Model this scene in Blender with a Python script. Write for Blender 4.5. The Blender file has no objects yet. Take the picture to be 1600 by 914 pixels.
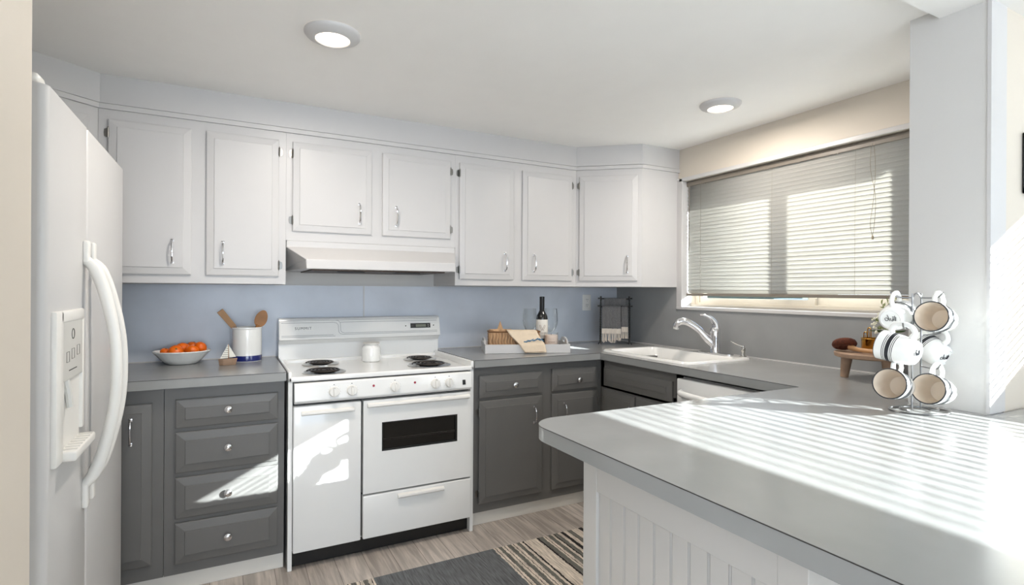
import bpy, bmesh, math, random
from mathutils import Vector, Matrix
random.seed(7)
S=bpy.context.scene
C=S.collection
PI=math.pi
# ------------------------------------------------------------------ camera
F_PX,V0,YAW,ROLL=840.55,454.11,27.816,0.2962
CAM=Vector((-2.6643,-3.3076,1.2911))
def make_camera():
    cd=bpy.data.cameras.new('camera'); co=bpy.data.objects.new('camera',cd); C.objects.link(co)
    t=math.radians(YAW); r=math.radians(ROLL)
    fwd=Vector((math.sin(t),math.cos(t),0)); ri=Vector((math.cos(t),-math.sin(t),0)); up=Vector((0,0,1))
    R=ri*math.cos(r)+up*math.sin(r); U=up*math.cos(r)-ri*math.sin(r)
    m=Matrix((R,U,-fwd)).transposed().to_4x4(); m.translation=CAM
    co.matrix_world=m
    cd.sensor_fit='HORIZONTAL'; cd.sensor_width=36; cd.lens=F_PX/1600*36
    cd.shift_y=(V0-457)/1600; cd.clip_start=0.02
    S.camera=co
make_camera()
# ------------------------------------------------------------------ light
SUN_STRENGTH=41.0; SKY_STRENGTH=3.0; FILL_W=102; EXPOSURE=0.52
S.view_settings.view_transform='Standard'; S.view_settings.look='None'
S.view_settings.gamma=1; S.view_settings.use_curve_mapping=False
S.view_settings.exposure=EXPOSURE
def lamp(name,kind,loc,energy,color=(1,1,1)):
    l=bpy.data.lights.new(name,kind); l.energy=energy; l.color=color
    o=bpy.data.objects.new(name,l); o.location=loc; C.objects.link(o); return o
SUN_DIR=Vector((-1.08,1.26,-0.52))
sun=lamp('sun','SUN',(4,-8,4),SUN_STRENGTH,(0.98,0.985,1.0)); sun.data.angle=math.radians(0.4)
sun.rotation_euler=SUN_DIR.to_track_quat('-Z','Y').to_euler()
w=bpy.data.worlds.new('world'); S.world=w; w.use_nodes=True
nt=w.node_tree; nt.nodes.clear()
wo=nt.nodes.new('ShaderNodeOutputWorld'); bg=nt.nodes.new('ShaderNodeBackground')
tc=nt.nodes.new('ShaderNodeTexCoord'); sp=nt.nodes.new('ShaderNodeSeparateXYZ'); cr=nt.nodes.new('ShaderNodeValToRGB')
nt.links.new(tc.outputs['Generated'],sp.inputs[0]); nt.links.new(sp.outputs['Z'],cr.inputs[0])
cr.color_ramp.elements[0].position=0.0; cr.color_ramp.elements[0].color=(0.86,0.92,1.0,1)
cr.color_ramp.elements[1].position=0.6; cr.color_ramp.elements[1].color=(0.42,0.62,1.0,1)
nt.links.new(cr.outputs[0],bg.inputs[0]); bg.inputs[1].default_value=SKY_STRENGTH; nt.links.new(bg.outputs[0],wo.inputs[0])
def area(name,loc,size,energy,direction,color=(1,1,1)):
    o=lamp(name,'AREA',loc,energy,color); o.data.shape='RECTANGLE'; o.data.size=size[0]; o.data.size_y=size[1]
    o.rotation_euler=Vector(direction).to_track_quat('-Z','Y').to_euler(); return o
# added fill lamps, out of view behind and beside the camera, brighten the kitchen
area('fill_area_south',(-3.0,-7.35,1.25),(3.0,1.7),FILL_W*0.95,(0,1,0.5),(0.76,0.87,1.0))
area('fill_area_west',(-6.3,-4.6,1.35),(3.2,1.7),FILL_W*0.04,(1,0,1.1),(0.9,0.95,1))
area('fill_area_dining',(0.44,-5.2,1.35),(2.4,1.2),FILL_W*0.40,(-1,0.35,0.6),(0.84,0.92,1.0))
# ------------------------------------------------------------------ materials
def lin(c): return c/12.92 if c<=0.04045 else ((c+0.055)/1.055)**2.4
def rgb(r,g,b): return (lin(r/255),lin(g/255),lin(b/255),1)
MATS={}
def mat(name,col,rough=0.5,metal=0.0,noise=0.0,nscale=8.0,bump=0.0,bscale=60.0,coat=0.0,trans=0.0,spec=0.5,stretch=None,sheen=0.0,col2=None):
    m=bpy.data.materials.new(name); m.use_nodes=True; t=m.node_tree; b=t.nodes['Principled BSDF']
    b.inputs['Base Color'].default_value=col; b.inputs['Roughness'].default_value=rough; b.inputs['Metallic'].default_value=metal
    b.inputs['Coat Weight'].default_value=coat; b.inputs['Transmission Weight'].default_value=trans
    b.inputs['Specular IOR Level'].default_value=spec
    if sheen: b.inputs['Sheen Weight'].default_value=sheen
    tcn=t.nodes.new('ShaderNodeTexCoord'); mp=t.nodes.new('ShaderNodeMapping'); t.links.new(tcn.outputs['Object'],mp.inputs[0])
    if stretch: mp.inputs['Scale'].default_value=stretch
    n=t.nodes.new('ShaderNodeTexNoise'); n.inputs['Scale'].default_value=nscale; n.inputs['Detail'].default_value=5
    t.links.new(mp.outputs[0],n.inputs['Vector'])
    mx=t.nodes.new('ShaderNodeMix'); mx.data_type='RGBA'
    r=t.nodes.new('ShaderNodeMapRange'); r.inputs[1].default_value=0.3; r.inputs[2].default_value=0.7
    t.links.new(n.outputs[0],r.inputs[0]); t.links.new(r.outputs[0],mx.inputs[0])
    k=1-(noise if noise else 0.015)
    mx.inputs[6].default_value=col; mx.inputs[7].default_value=col2 if col2 else (col[0]*k,col[1]*k,col[2]*k,1)
    t.links.new(mx.outputs[2],b.inputs['Base Color'])
    if bump:
        n2=t.nodes.new('ShaderNodeTexNoise'); n2.inputs['Scale'].default_value=bscale; n2.inputs['Detail'].default_value=3
        t.links.new(mp.outputs[0],n2.inputs['Vector'])
        bp=t.nodes.new('ShaderNodeBump'); bp.inputs['Strength'].default_value=bump; bp.inputs['Distance'].default_value=0.003
        t.links.new(n2.outputs[0],bp.inputs['Height']); t.links.new(bp.outputs[0],b.inputs['Normal'])
    MATS[name]=m; return m
white_wall=mat('white_wall_paint',rgb(206,204,201),0.6,bump=0.05,bscale=180)
ceil_m=mat('ceiling_paint',rgb(247,245,242),0.7,bump=0.05,bscale=120)
beige=mat('beige_wall_paint',rgb(212,203,190),0.6,bump=0.05,bscale=180)
taupe_wall=mat('taupe_living_room_paint',rgb(150,140,128),0.7)
cab_white=mat('white_cabinet_paint',rgb(201,199,198),0.38,bump=0.03,bscale=90)
cab_grey=mat('grey_cabinet_paint',rgb(104,103,101),0.42,noise=0.05,bump=0.05,bscale=90)
laminate=mat('grey_laminate',rgb(150,151,150),0.2,noise=0.10,nscale=5,bump=0.008,bscale=30)
splash_daylit=mat('daylit_backsplash_laminate',rgb(212,218,228),0.3,noise=0.2,nscale=3)  # blue daylight cast put into the laminate colour
splash_w_shaded=mat('shaded_window_backsplash_laminate',rgb(152,153,153),0.3,noise=0.14,nscale=4)  # same laminate, with the backlit window wall's shade put into its colour
seam_dark=mat('dark_seam',rgb(50,48,46),0.6)
appl=mat('white_enamel',rgb(236,236,234),0.17,coat=0.3)
appl_matte=mat('white_appliance_textured',rgb(204,203,202),0.33,bump=0.02,bscale=260)
plastic=mat('white_plastic',rgb(232,230,225),0.35)
plastic_grey=mat('pale_grey_plastic',rgb(205,204,199),0.4)
black=mat('black_enamel',rgb(18,18,18),0.35)
black_glass=mat('black_oven_glass',rgb(14,13,12),0.05,coat=0.5)
coil_m=mat('burner_coil_metal',rgb(62,57,54),0.32,metal=0.6)
chrome=mat('chrome',rgb(225,225,228),0.08,metal=1)
pan_m=mat('drip_pan_chrome',rgb(200,198,195),0.2,metal=1)
line_m=mat('grey_trim_line',rgb(140,142,146),0.4)
hinge_m=mat('worn_hinge_metal',rgb(130,128,124),0.35,metal=1)
nickel=mat('satin_nickel',rgb(190,188,184),0.25,metal=1)
steel=mat('rack_wire_steel',rgb(128,128,128),0.3,metal=1)
porc=mat('white_porcelain',rgb(240,240,237),0.1,coat=0.6)
sink_m=mat('white_sink_enamel',rgb(240,239,236),0.12,coat=0.4)
mug_in=mat('beige_mug_glaze',rgb(232,218,200),0.2,coat=0.4)
navy=mat('navy_glaze',rgb(28,40,110),0.15,coat=0.5)
ink=mat('black_ink',rgb(30,32,38),0.4)
orange=mat('mandarin_peel',rgb(244,112,12),0.32,noise=0.12,nscale=20,bump=0.25,bscale=220)
stem_m=mat('mandarin_stem',rgb(96,110,40),0.6)
wood=mat('pale_wood',rgb(196,150,104),0.5,noise=0.25,nscale=14,stretch=(1,1,0.15))
wood_dark=mat('driftwood',rgb(168,138,114),0.65,noise=0.35,nscale=22,stretch=(0.3,1,1),bump=0.3,bscale=90)
bamboo=mat('brown_spoon_wood',rgb(176,122,70),0.5,noise=0.2,nscale=20)
canvas=mat('cream_canvas',rgb(240,238,228),0.8)
linen=mat('beige_linen',rgb(224,206,182),0.9,noise=0.06,nscale=60,bump=0.25,bscale=300)
embro=mat('blue_embroidery',rgb(84,136,172),0.8,noise=0.4,nscale=50)
wicker=mat('seagrass_weave',rgb(206,166,126),0.75,noise=0.5,nscale=40,bump=0.8,bscale=110,stretch=(1,1,0.4))
rim_wood=mat('dark_rim_wood',rgb(122,84,50),0.6,noise=0.3,nscale=30)
wine=mat('dark_bottle_glass',rgb(10,12,10),0.05,coat=0.8)
foil=mat('black_capsule_foil',rgb(22,22,24),0.3)
label_m=mat('cream_paper_label',rgb(228,224,216),0.6)
wax=mat('blush_candle_wax',rgb(248,228,214),0.35,coat=0.4)
iron=mat('black_wrought_iron',rgb(24,23,22),0.45,bump=0.4,bscale=90)
towel_g=mat('grey_mesh_towel',rgb(128,126,126),0.9,noise=0.35,nscale=160,bump=0.6,bscale=400)
towel_w=mat('cream_towel_border',rgb(234,222,208),0.9,bump=0.3,bscale=300)
brass=mat('brass',rgb(190,140,62),0.22,metal=1)
fuzz=mat('brown_bristle',rgb(98,44,20),0.85,noise=0.5,nscale=90,bump=0.9,bscale=160)
leaf_m=mat('green_leaf',rgb(66,104,48),0.5,noise=0.3,nscale=30)
sprig_m=mat('olive_sprig',rgb(150,160,100),0.6,noise=0.3,nscale=30)
petal=mat('white_petal',rgb(236,234,216),0.6)
frame_v=mat('almond_window_vinyl',rgb(205,196,182),0.45)
rail_m=mat('taupe_blind_rail',rgb(124,116,106),0.45)
cord_m=mat('taupe_cord',rgb(150,140,122),0.7)
outlet_m=mat('white_outlet_plastic',rgb(236,234,230),0.35)
dark_slot=mat('dark_slot',rgb(40,38,36),0.6)
bead=mat('white_beadboard_paint',rgb(190,187,182),0.5)
kick_m=mat('white_kick_board',rgb(222,219,212),0.5)
red_lamp=mat('red_indicator',rgb(150,30,50),0.25)
lcd=mat('grey_lcd',rgb(112,116,104),0.3)
hood_under=mat('brown_hood_filter',rgb(86,70,58),0.5,noise=0.5,nscale=60,metal=0.4)
hedge_m=mat('hedge_green',rgb(58,66,54),0.8,noise=0.5,nscale=6)
ground_m=mat('pale_concrete_ground',rgb(190,186,178),0.8,noise=0.1)
fence_m=mat('grey_neighbour_siding',rgb(120,128,132),0.7,noise=0.1)
def emis(name,col,s):
    m=bpy.data.materials.new(name); m.use_nodes=True; t=m.node_tree; b=t.nodes['Principled BSDF']
    b.inputs['Base Color'].default_value=col; b.inputs['Emission Color'].default_value=col; b.inputs['Emission Strength'].default_value=s; return m
lit=emis('lit_lamp_diffuser',rgb(255,238,215),2.6)
def glass(name,tint=(1,1,1,1),k=0.12):
    m=bpy.data.materials.new(name); m.use_nodes=True; t=m.node_tree; t.nodes.clear()
    o=t.nodes.new('ShaderNodeOutputMaterial'); tr=t.nodes.new('ShaderNodeBsdfTransparent'); tr.inputs[0].default_value=tint
    g=t.nodes.new('ShaderNodeBsdfGlossy'); g.inputs['Roughness'].default_value=0.02
    lw=t.nodes.new('ShaderNodeLayerWeight'); lw.inputs[0].default_value=k
    mx=t.nodes.new('ShaderNodeMixShader'); t.links.new(lw.outputs['Facing' if k>0.11 else 'Fresnel'],mx.inputs[0]); t.links.new(tr.outputs[0],mx.inputs[1]); t.links.new(g.outputs[0],mx.inputs[2])
    t.links.new(mx.outputs[0],o.inputs[0]); return m
pane_m=glass('window_glass',(0.95,0.98,0.97,1),0.1)
wineglass_m=glass('clear_wine_glass',(0.985,0.99,0.99,1),0.14)
def slat_material():
    m=bpy.data.materials.new('blind_slat_vinyl'); m.use_nodes=True; t=m.node_tree; b=t.nodes['Principled BSDF']
    b.inputs['Base Color'].default_value=rgb(180,179,175); b.inputs['Roughness'].default_value=0.4
    o=t.nodes['Material Output']; tr=t.nodes.new('ShaderNodeBsdfTranslucent'); tr.inputs[0].default_value=rgb(240,236,228)
    mx=t.nodes.new('ShaderNodeMixShader'); mx.inputs[0].default_value=0.2
    t.links.new(b.outputs[0],mx.inputs[1]); t.links.new(tr.outputs[0],mx.inputs[2]); t.links.new(mx.outputs[0],o.inputs[0]); return m
slat_m=slat_material()
def floor_material():
    m=bpy.data.materials.new('grey_brown_plank_floor'); m.use_nodes=True; t=m.node_tree; b=t.nodes['Principled BSDF']; N=t.nodes.new; L=t.links.new
    tcn=N('ShaderNodeTexCoord'); mp=N('ShaderNodeMapping'); mp.inputs['Rotation'].default_value=(0,0,PI/2); L(tcn.outputs['Object'],mp.inputs[0])
    br=N('ShaderNodeTexBrick'); br.inputs['Scale'].default_value=1; br.inputs['Brick Width'].default_value=0.95; br.inputs['Row Height'].default_value=0.13
    br.inputs['Mortar Size'].default_value=0.0012; br.inputs['Mortar Smooth'].default_value=0.1; br.offset=0.37
    br.inputs['Color1'].default_value=rgb(200,190,181); br.inputs['Color2'].default_value=rgb(174,164,155); br.inputs['Mortar'].default_value=rgb(104,95,89)
    L(mp.outputs[0],br.inputs['Vector'])
    mp2=N('ShaderNodeMapping'); mp2.inputs['Scale'].default_value=(30,2.2,1); L(tcn.outputs['Object'],mp2.inputs[0])
    n=N('ShaderNodeTexNoise'); n.inputs['Scale'].default_value=1.5; n.inputs['Detail'].default_value=8; n.inputs['Distortion'].default_value=0.9; L(mp2.outputs[0],n.inputs['Vector'])
    r=N('ShaderNodeMapRange'); r.inputs[1].default_value=0.38; r.inputs[2].default_value=0.68; r.inputs[3].default_value=0.66; r.inputs[4].default_value=1.10; L(n.outputs[0],r.inputs[0])
    hs=N('ShaderNodeMix'); hs.data_type='RGBA'; hs.blend_type='MULTIPLY'; hs.inputs[0].default_value=1; L(br.outputs[0],hs.inputs[6]); L(r.outputs[0],hs.inputs[7])
    n2=N('ShaderNodeTexNoise'); n2.inputs['Scale'].default_value=3; L(tcn.outputs['Object'],n2.inputs['Vector'])
    r2=N('ShaderNodeMapRange'); r2.inputs[3].default_value=0.85; r2.inputs[4].default_value=1.12; L(n2.outputs[0],r2.inputs[0])
    m3=N('ShaderNodeMix'); m3.data_type='RGBA'; m3.blend_type='MULTIPLY'; m3.inputs[0].default_value=1; L(hs.outputs[2],m3.inputs[6]); L(r2.outputs[0],m3.inputs[7])
    L(m3.outputs[2],b.inputs['Base Color']); b.inputs['Roughness'].default_value=0.45
    bp=N('ShaderNodeBump'); bp.inputs['Strength'].default_value=0.15; bp.inputs['Distance'].default_value=0.002; L(n.outputs[0],bp.inputs['Height']); L(bp.outputs[0],b.inputs['Normal'])
    return m
floor_m=floor_material()
carpet_m=mat('cream_carpet',rgb(205,198,188),0.95,bump=0.4,bscale=300)
def rug_material():
    # stripes run across the runner; x is the long axis, in object space from 0 (left end) to 1.66
    m=bpy.data.materials.new('striped_woven_rug'); m.use_nodes=True; t=m.node_tree; b=t.nodes['Principled BSDF']; N=t.nodes.new; L=t.links.new
    tcn=N('ShaderNodeTexCoord'); s=N('ShaderNodeSeparateXYZ'); L(tcn.outputs['Object'],s.inputs[0])
    a=N('ShaderNodeMath'); a.operation='SUBTRACT'; a.inputs[1].default_value=0.83; L(s.outputs['X'],a.inputs[0])
    ab=N('ShaderNodeMath'); ab.operation='ABSOLUTE'; L(a.outputs[0],ab.inputs[0])
    nz=N('ShaderNodeTexNoise'); nz.inputs['Scale'].default_value=70; L(tcn.outputs['Object'],nz.inputs['Vector'])
    ad=N('ShaderNodeMath'); ad.operation='MULTIPLY_ADD'; ad.inputs[1].default_value=0.012; L(nz.outputs[0],ad.inputs[0]); L(ab.outputs[0],ad.inputs[2])
    mr=N('ShaderNodeMath'); mr.operation='DIVIDE'; mr.inputs[1].default_value=0.85; L(ad.outputs[0],mr.inputs[0])
    cr=N('ShaderNodeValToRGB'); cr.color_ramp.interpolation='CONSTANT'; L(mr.outputs[0],cr.inputs[0])
    cream=rgb(206,194,180); gr=rgb(104,102,96); bk=rgb(26,22,22); ch=rgb(98,100,102)
    seq=[(0,ch),(.352,cream),(.365,bk),(.369,cream),(.385,gr),(.410,cream),(.424,bk),(.428,cream),(.444,gr),(.470,cream),(.484,bk),(.488,cream),(.505,gr),(.53,cream),(.545,bk),(.557,cream),
         (.645,bk),(.657,gr),(.69,cream),(.703,bk),(.707,cream),(.72,gr),(.75,cream),(.765,bk),(.77,gr),(.80,cream),(.82,bk),(.84,cream),(.87,gr),(.9,cream),(.95,bk)]
    e=cr.color_ramp.elements
    e[0].position=0; e[0].color=seq[0][1]; e[1].position=seq[1][0]; e[1].color=seq[1][1]
    for p,c in seq[2:]:
        el=e.new(p); el.color=c
    n=N('ShaderNodeTexNoise'); n.inputs['Scale'].default_value=1; n.inputs['Detail'].default_value=4
    mp=N('ShaderNodeMapping'); mp.inputs['Scale'].default_value=(150,12,1); L(tcn.outputs['Object'],mp.inputs[0]); L(mp.outputs[0],n.inputs['Vector'])
    r=N('ShaderNodeMapRange'); r.inputs[1].default_value=.3; r.inputs[2].default_value=.7; r.inputs[3].default_value=0.55; r.inputs[4].default_value=1.3; L(n.outputs[0],r.inputs[0])
    mx=N('ShaderNodeMix'); mx.data_type='RGBA'; mx.blend_type='MULTIPLY'; mx.inputs[0].default_value=1; L(cr.outputs[0],mx.inputs[6]); L(r.outputs[0],mx.inputs[7])
    L(mx.outputs[2],b.inputs['Base Color']); b.inputs['Roughness'].default_value=0.95
    bp=N('ShaderNodeBump'); bp.inputs['Strength'].default_value=0.6; bp.inputs['Distance'].default_value=0.002; L(n.outputs[0],bp.inputs['Height']); L(bp.outputs[0],b.inputs['Normal'])
    return m
rug_m=rug_material()
# ------------------------------------------------------------------ mesh helpers
def nb(): return bmesh.new()
def box(bm,x0,x1,y0,y1,z0,z1,bev=0.0,seg=2):
    g=bmesh.ops.create_cube(bm,size=1)['verts']
    for v in g: v.co=Vector(((x0+x1)/2+v.co.x*(x1-x0),(y0+y1)/2+v.co.y*(y1-y0),(z0+z1)/2+v.co.z*(z1-z0)))
    if bev>0:
        ed=set(e for v in g for e in v.link_edges)
        bmesh.ops.bevel(bm,geom=list(ed),offset=min(bev,abs(x1-x0)/2.1,abs(y1-y0)/2.1,abs(z1-z0)/2.1),segments=seg,affect='EDGES',profile=0.5)
    return bm
def bx(*a,**k): return box(nb(),*a,**k)
def lathe(bm,prof,c=(0,0,0),n=40,cap0=False,cap1=False,sx=1,sy=1):
    rings=[]
    for r,z in prof:
        if r<1e-6: rings.append([bm.verts.new((c[0],c[1],c[2]+z))])
        else: rings.append([bm.verts.new((c[0]+r*sx*math.cos(2*PI*i/n),c[1]+r*sy*math.sin(2*PI*i/n),c[2]+z)) for i in range(n)])
    for a,b in zip(rings,rings[1:]):
        for i in range(n):
            j=(i+1)%n
            if len(a)==1 and len(b)==1: continue
            if len(a)==1: bm.faces.new((a[0],b[j],b[i]))
            elif len(b)==1: bm.faces.new((a[i],a[j],b[0]))
            else: bm.faces.new((a[i],a[j],b[j],b[i]))
    if cap0 and len(rings[0])>1: bm.faces.new(rings[0][::-1])
    if cap1 and len(rings[-1])>1: bm.faces.new(rings[-1])
    return bm
def catmull(pts,k=6,closed=False):
    P=[Vector(p) for p in pts]; out=[]; n=len(P)
    rng=range(n) if closed else range(n-1)
    for i in rng:
        p0=P[(i-1)%n] if (closed or i>0) else P[0]*2-P[1]
        p1=P[i]; p2=P[(i+1)%n]; p3=P[(i+2)%n] if (closed or i+2<n) else P[-1]*2-P[-2]
        for s in range(k):
            t=s/k
            out.append(0.5*((2*p1)+(-p0+p2)*t+(2*p0-5*p1+4*p2-p3)*t*t+(-p0+3*p1-3*p2+p3)*t**3))
    if not closed: out.append(P[-1])
    return out
def tube(bm,pts,r,n=10,closed=False,smooth=0,flat=None):
    if smooth: 
        rr=None
        if isinstance(r,(list,tuple)): 
            rr=[]
            m=len(pts)
            for i in range(m-1):
                for s in range(smooth): rr.append(r[i]+(r[i+1]-r[i])*s/smooth)
            rr.append(r[-1])
        pts=catmull(pts,smooth,closed); 
        if rr: r=rr
    P=[Vector(p) for p in pts]; m=len(P); rings=[]; up=Vector((0,0,1)); prev=None
    for i in range(m):
        if closed: t=(P[(i+1)%m]-P[(i-1)%m])
        else: t=(P[min(i+1,m-1)]-P[max(i-1,0)])
        t.normalize()
        if prev is None:
            a=up if abs(t.z)<0.9 else Vector((1,0,0)); x=t.cross(a).normalized()
        else:
            x=prev-t*prev.dot(t)
            x=x.normalized() if x.length>1e-6 else t.orthogonal().normalized()
        y=t.cross(x); prev=x
        ri=r[i] if isinstance(r,(list,tuple)) else r
        fy=flat if flat else 1
        rings.append([bm.verts.new(P[i]+x*ri*math.cos(2*PI*j/n)+y*ri*fy*math.sin(2*PI*j/n)) for j in range(n)])
    for i in range(m if closed else m-1):
        a=rings[i]; b=rings[(i+1)%m]
        for j in range(n): 
            k=(j+1)%n
            bm.faces.new((a[j],a[k],b[k],b[j]))
    if not closed: bm.faces.new(rings[0][::-1]); bm.faces.new(rings[-1])
    return bm
def prism(bm,outline,z0,z1,bev=0):
    a=[bm.verts.new((p[0],p[1],z0)) for p in outline]; b=[bm.verts.new((p[0],p[1],z1)) for p in outline]; n=len(a)
    fs=[bm.faces.new(a[::-1]),bm.faces.new(b)]
    for i in range(n): fs.append(bm.faces.new((a[i],a[(i+1)%n],b[(i+1)%n],b[i])))
    if bev:
        ed=[e for e in set(e for f in fs for e in f.edges)]
        bmesh.ops.bevel(bm,geom=ed,offset=bev,segments=2,affect='EDGES')
    return bm
def profile_x(bm,prof,x0,x1):
    """closed outline of (y,z) swept along x"""
    a=[bm.verts.new((x0,p[0],p[1])) for p in prof]; b=[bm.verts.new((x1,p[0],p[1])) for p in prof]; n=len(a)
    bm.faces.new(a); bm.faces.new(b[::-1])
    for i in range(n): bm.faces.new((a[i],b[i],b[(i+1)%n],a[(i+1)%n]))
    return bm
def xf(bm,M): bmesh.ops.transform(bm,matrix=M,verts=bm.verts); return bm
def obj(name,bm,m,parent=None,smooth=False,root=None,bevel=0.0):
    """links a bmesh as one object. With root (an Empty) given, the mesh is in world space and gets moved into root's space"""
    bmesh.ops.recalc_face_normals(bm,faces=bm.faces)
    if root is not None: bmesh.ops.translate(bm,vec=-Vector(root.location),verts=bm.verts)
    me=bpy.data.meshes.new(name); bm.to_mesh(me); bm.free()
    if smooth:
        for p in me.polygons: p.use_smooth=True
        try: me.set_sharp_from_angle(angle=math.radians(38))
        except Exception: pass
    me.materials.append(m)
    o=bpy.data.objects.new(name,me); C.objects.link(o)
    if parent is not None: o.parent=parent
    if bevel:
        bv=o.modifiers.new('b','BEVEL'); bv.width=bevel; bv.segments=2; bv.limit_method='ANGLE'
    return o
def thing(name,label,cat,loc=(0,0,0),rz=0,group=None,rot=None):
    o=bpy.data.objects.new(name,None); C.objects.link(o); o.location=loc; o.rotation_euler=rot if rot else (0,0,rz)
    o.empty_display_size=0.05; o['label']=label; o['category']=cat
    if group: o['group']=group
    return o
def tag(o,label,cat,group=None):
    o['label']=label; o['category']=cat
    if group: o['group']=group
    return o
def struct(name,bm,m,parent=None,**k):
    o=obj(name,bm,m,parent,**k); 
    if parent is None: o['kind']='structure'
    return o
def text_mesh(name,s,size,m,M,parent,extrude=0.0006,root=None,spacing=1.0):
    cu=bpy.data.curves.new(name,'FONT'); cu.body=s; cu.size=size; cu.extrude=extrude; cu.align_x='CENTER'; cu.align_y='CENTER'; cu.space_character=spacing
    to=bpy.data.objects.new(name+'_tmp',cu); C.objects.link(to)
    dg=bpy.context.evaluated_depsgraph_get(); me=bpy.data.meshes.new_from_object(to.evaluated_get(dg))
    bpy.data.objects.remove(to); me.transform(M)
    if root is not None: me.transform(Matrix.Translation(-Vector(root.location)))
    me.materials.clear(); me.materials.append(m)
    o=bpy.data.objects.new(name,me); C.objects.link(o); o.parent=parent; return o
def copy_tree(o,parent=None):
    c=o.copy(); C.objects.link(c)
    if parent is not None: c.parent=parent
    for ch in list(o.children): copy_tree(ch,c)
    return c
def face_y(x,y,z,s=1): # text matrix for a surface facing -Y
    return Matrix.Translation((x,y,z))@Matrix.Rotation(PI/2,4,'X')
# ================================================================== THE SETTING
CZ=2.235
CT=0.914
struct('floor',bx(-6.6,1.6,-2.9,0.2,-0.1,0.0),floor_m)
struct('floor_living_room',bx(-6.6,1.6,-8.2,-2.9,-0.1,0.0),carpet_m)
struct('ceiling',bx(-6.6,0.75,-8.2,0.2,CZ,CZ+0.1),ceil_m)
struct('wall_back',bx(-3.85,0.2,0.0,0.12,0,CZ),white_wall)
# window wall with opening y -2.02..-0.68, z 1.19..2.02
WY0,WY1,WZ0,WZ1=-2.20,-0.68,1.19,2.02
bm=nb()
box(bm,0,0.2,-2.30,0.0,0,WZ0); box(bm,0,0.2,-2.30,0.0,WZ1,CZ); box(bm,0,0.2,WY1,0.0,WZ0,WZ1); box(bm,0,0.2,-2.30,WY0,WZ0,WZ1)
struct('wall_window',bm,beige)
struct('wall_partition',bx(-0.574,0.2,-2.52,-2.298,0,CZ),white_wall)
struct('wall_dining_end',bx(-0.474,0.5,-2.5225,-2.48,0,CZ-0.03),beige)
struct('trim_partition_corner',bx(-0.578,-0.474,-2.526,-2.516,CT+0.001,CZ),cab_white)
struct('trim_ceiling_beam',bx(-6.6,0.75,-2.62,-2.385,2.205,CZ+0.01),ceil_m)
# dining wall with the high window the sun comes through
DX=0.5
DY0,DY1,DZ0,DZ1=-6.2,-3.0,1.42,2.02
bm=nb(); box(bm,DX,DX+0.035,-8.2,-2.5,0,DZ0); box(bm,DX,DX+0.035,-8.2,-2.5,DZ1,CZ+.1); box(bm,DX,DX+0.035,DY1,-2.5,DZ0,DZ1); box(bm,DX,DX+0.035,-8.2,DY0,DZ0,DZ1)
struct('wall_dining',bm,beige)
bm=nb(); SX0,SX1=-4.6,0.1
box(bm,-6.6,SX0,-7.62,-7.5,0,CZ); box(bm,SX1,0.72,-7.62,-7.5,0,CZ); box(bm,SX0,SX1,-7.62,-7.5,0,0.4); box(bm,SX0,SX1,-7.62,-7.5,2.15,CZ)
struct('wall_south',bm,beige)
bm=nb(); box(bm,-6.6,-6.48,-8.2,-6.4,0,CZ); box(bm,-6.6,-6.48,-2.9,0.1,0,CZ); box(bm,-6.6,-6.48,-6.4,-2.9,0,0.4); box(bm,-6.6,-6.48,-6.4,-2.9,2.15,CZ)
struct('wall_west',bm,taupe_wall)
struct('wall_left',bx(-3.87,-3.75,-1.9,0.1,0,CZ),white_wall)
struct('wall_entry',bx(-3.9,-3.0,-2.66,-1.961,0,CZ),beige)
def win_frame(bm,x0,x1,y0,y1,z0,z1,t):
    box(bm,x0,x1,y0,y1,z0,z0+t); box(bm,x0,x1,y0,y1,z1-t,z1); box(bm,x0,x1,y0,y0+t,z0+t,z1-t); box(bm,x0,x1,y1-t,y1,z0+t,z1-t)
wn=struct('window_1',(lambda b:(win_frame(b,0.12,0.195,WY0,WY1,WZ0,WZ1,0.03),b)[1])(nb()),frame_v)
b=nb(); win_frame(b,0.130,0.155,-1.505,WY1-0.03,WZ0+0.03,WZ1-0.03,0.028); obj('sash_left',b,frame_v,wn)
b=nb(); win_frame(b,0.157,0.18,WY0+0.03,-1.45,WZ0+0.03,WZ1-0.03,0.05); obj('sash_right',b,frame_v,wn)
obj('glass_left',bx(0.142,0.145,-1.49,WY1-0.05,WZ0+0.05,WZ1-0.05),pane_m,wn)
obj('glass_right',bx(0.167,0.170,WY0+0.07,-1.48,WZ0+0.07,WZ1-0.07),pane_m,wn)
b=nb(); box(b,-0.012,0.07,WY1-0.004,-0.636,1.174,WZ1+0.02,0.003); box(b,-0.012,0.0,-2.30,-0.655,WZ1-0.002,WZ1+0.022,0.003); box(b,-0.014,0.07,-2.30,-0.636,1.172,1.192,0.003)
struct('trim_window_casing',b,cab_white)
obj('stool_rail',bx(0.07,0.12,WY0,WY1,1.1905,1.205),frame_v,wn)
wd=struct('window_2',(lambda b:(win_frame(b,DX+0.034,DX+0.07,DY0,DY1,DZ0,DZ1,0.03),b)[1])(nb()),frame_v)
obj('glass',bx(DX+0.05,DX+0.054,DY0+0.03,DY1-0.03,DZ0+0.03,DZ1-0.03),pane_m,wd)
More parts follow.
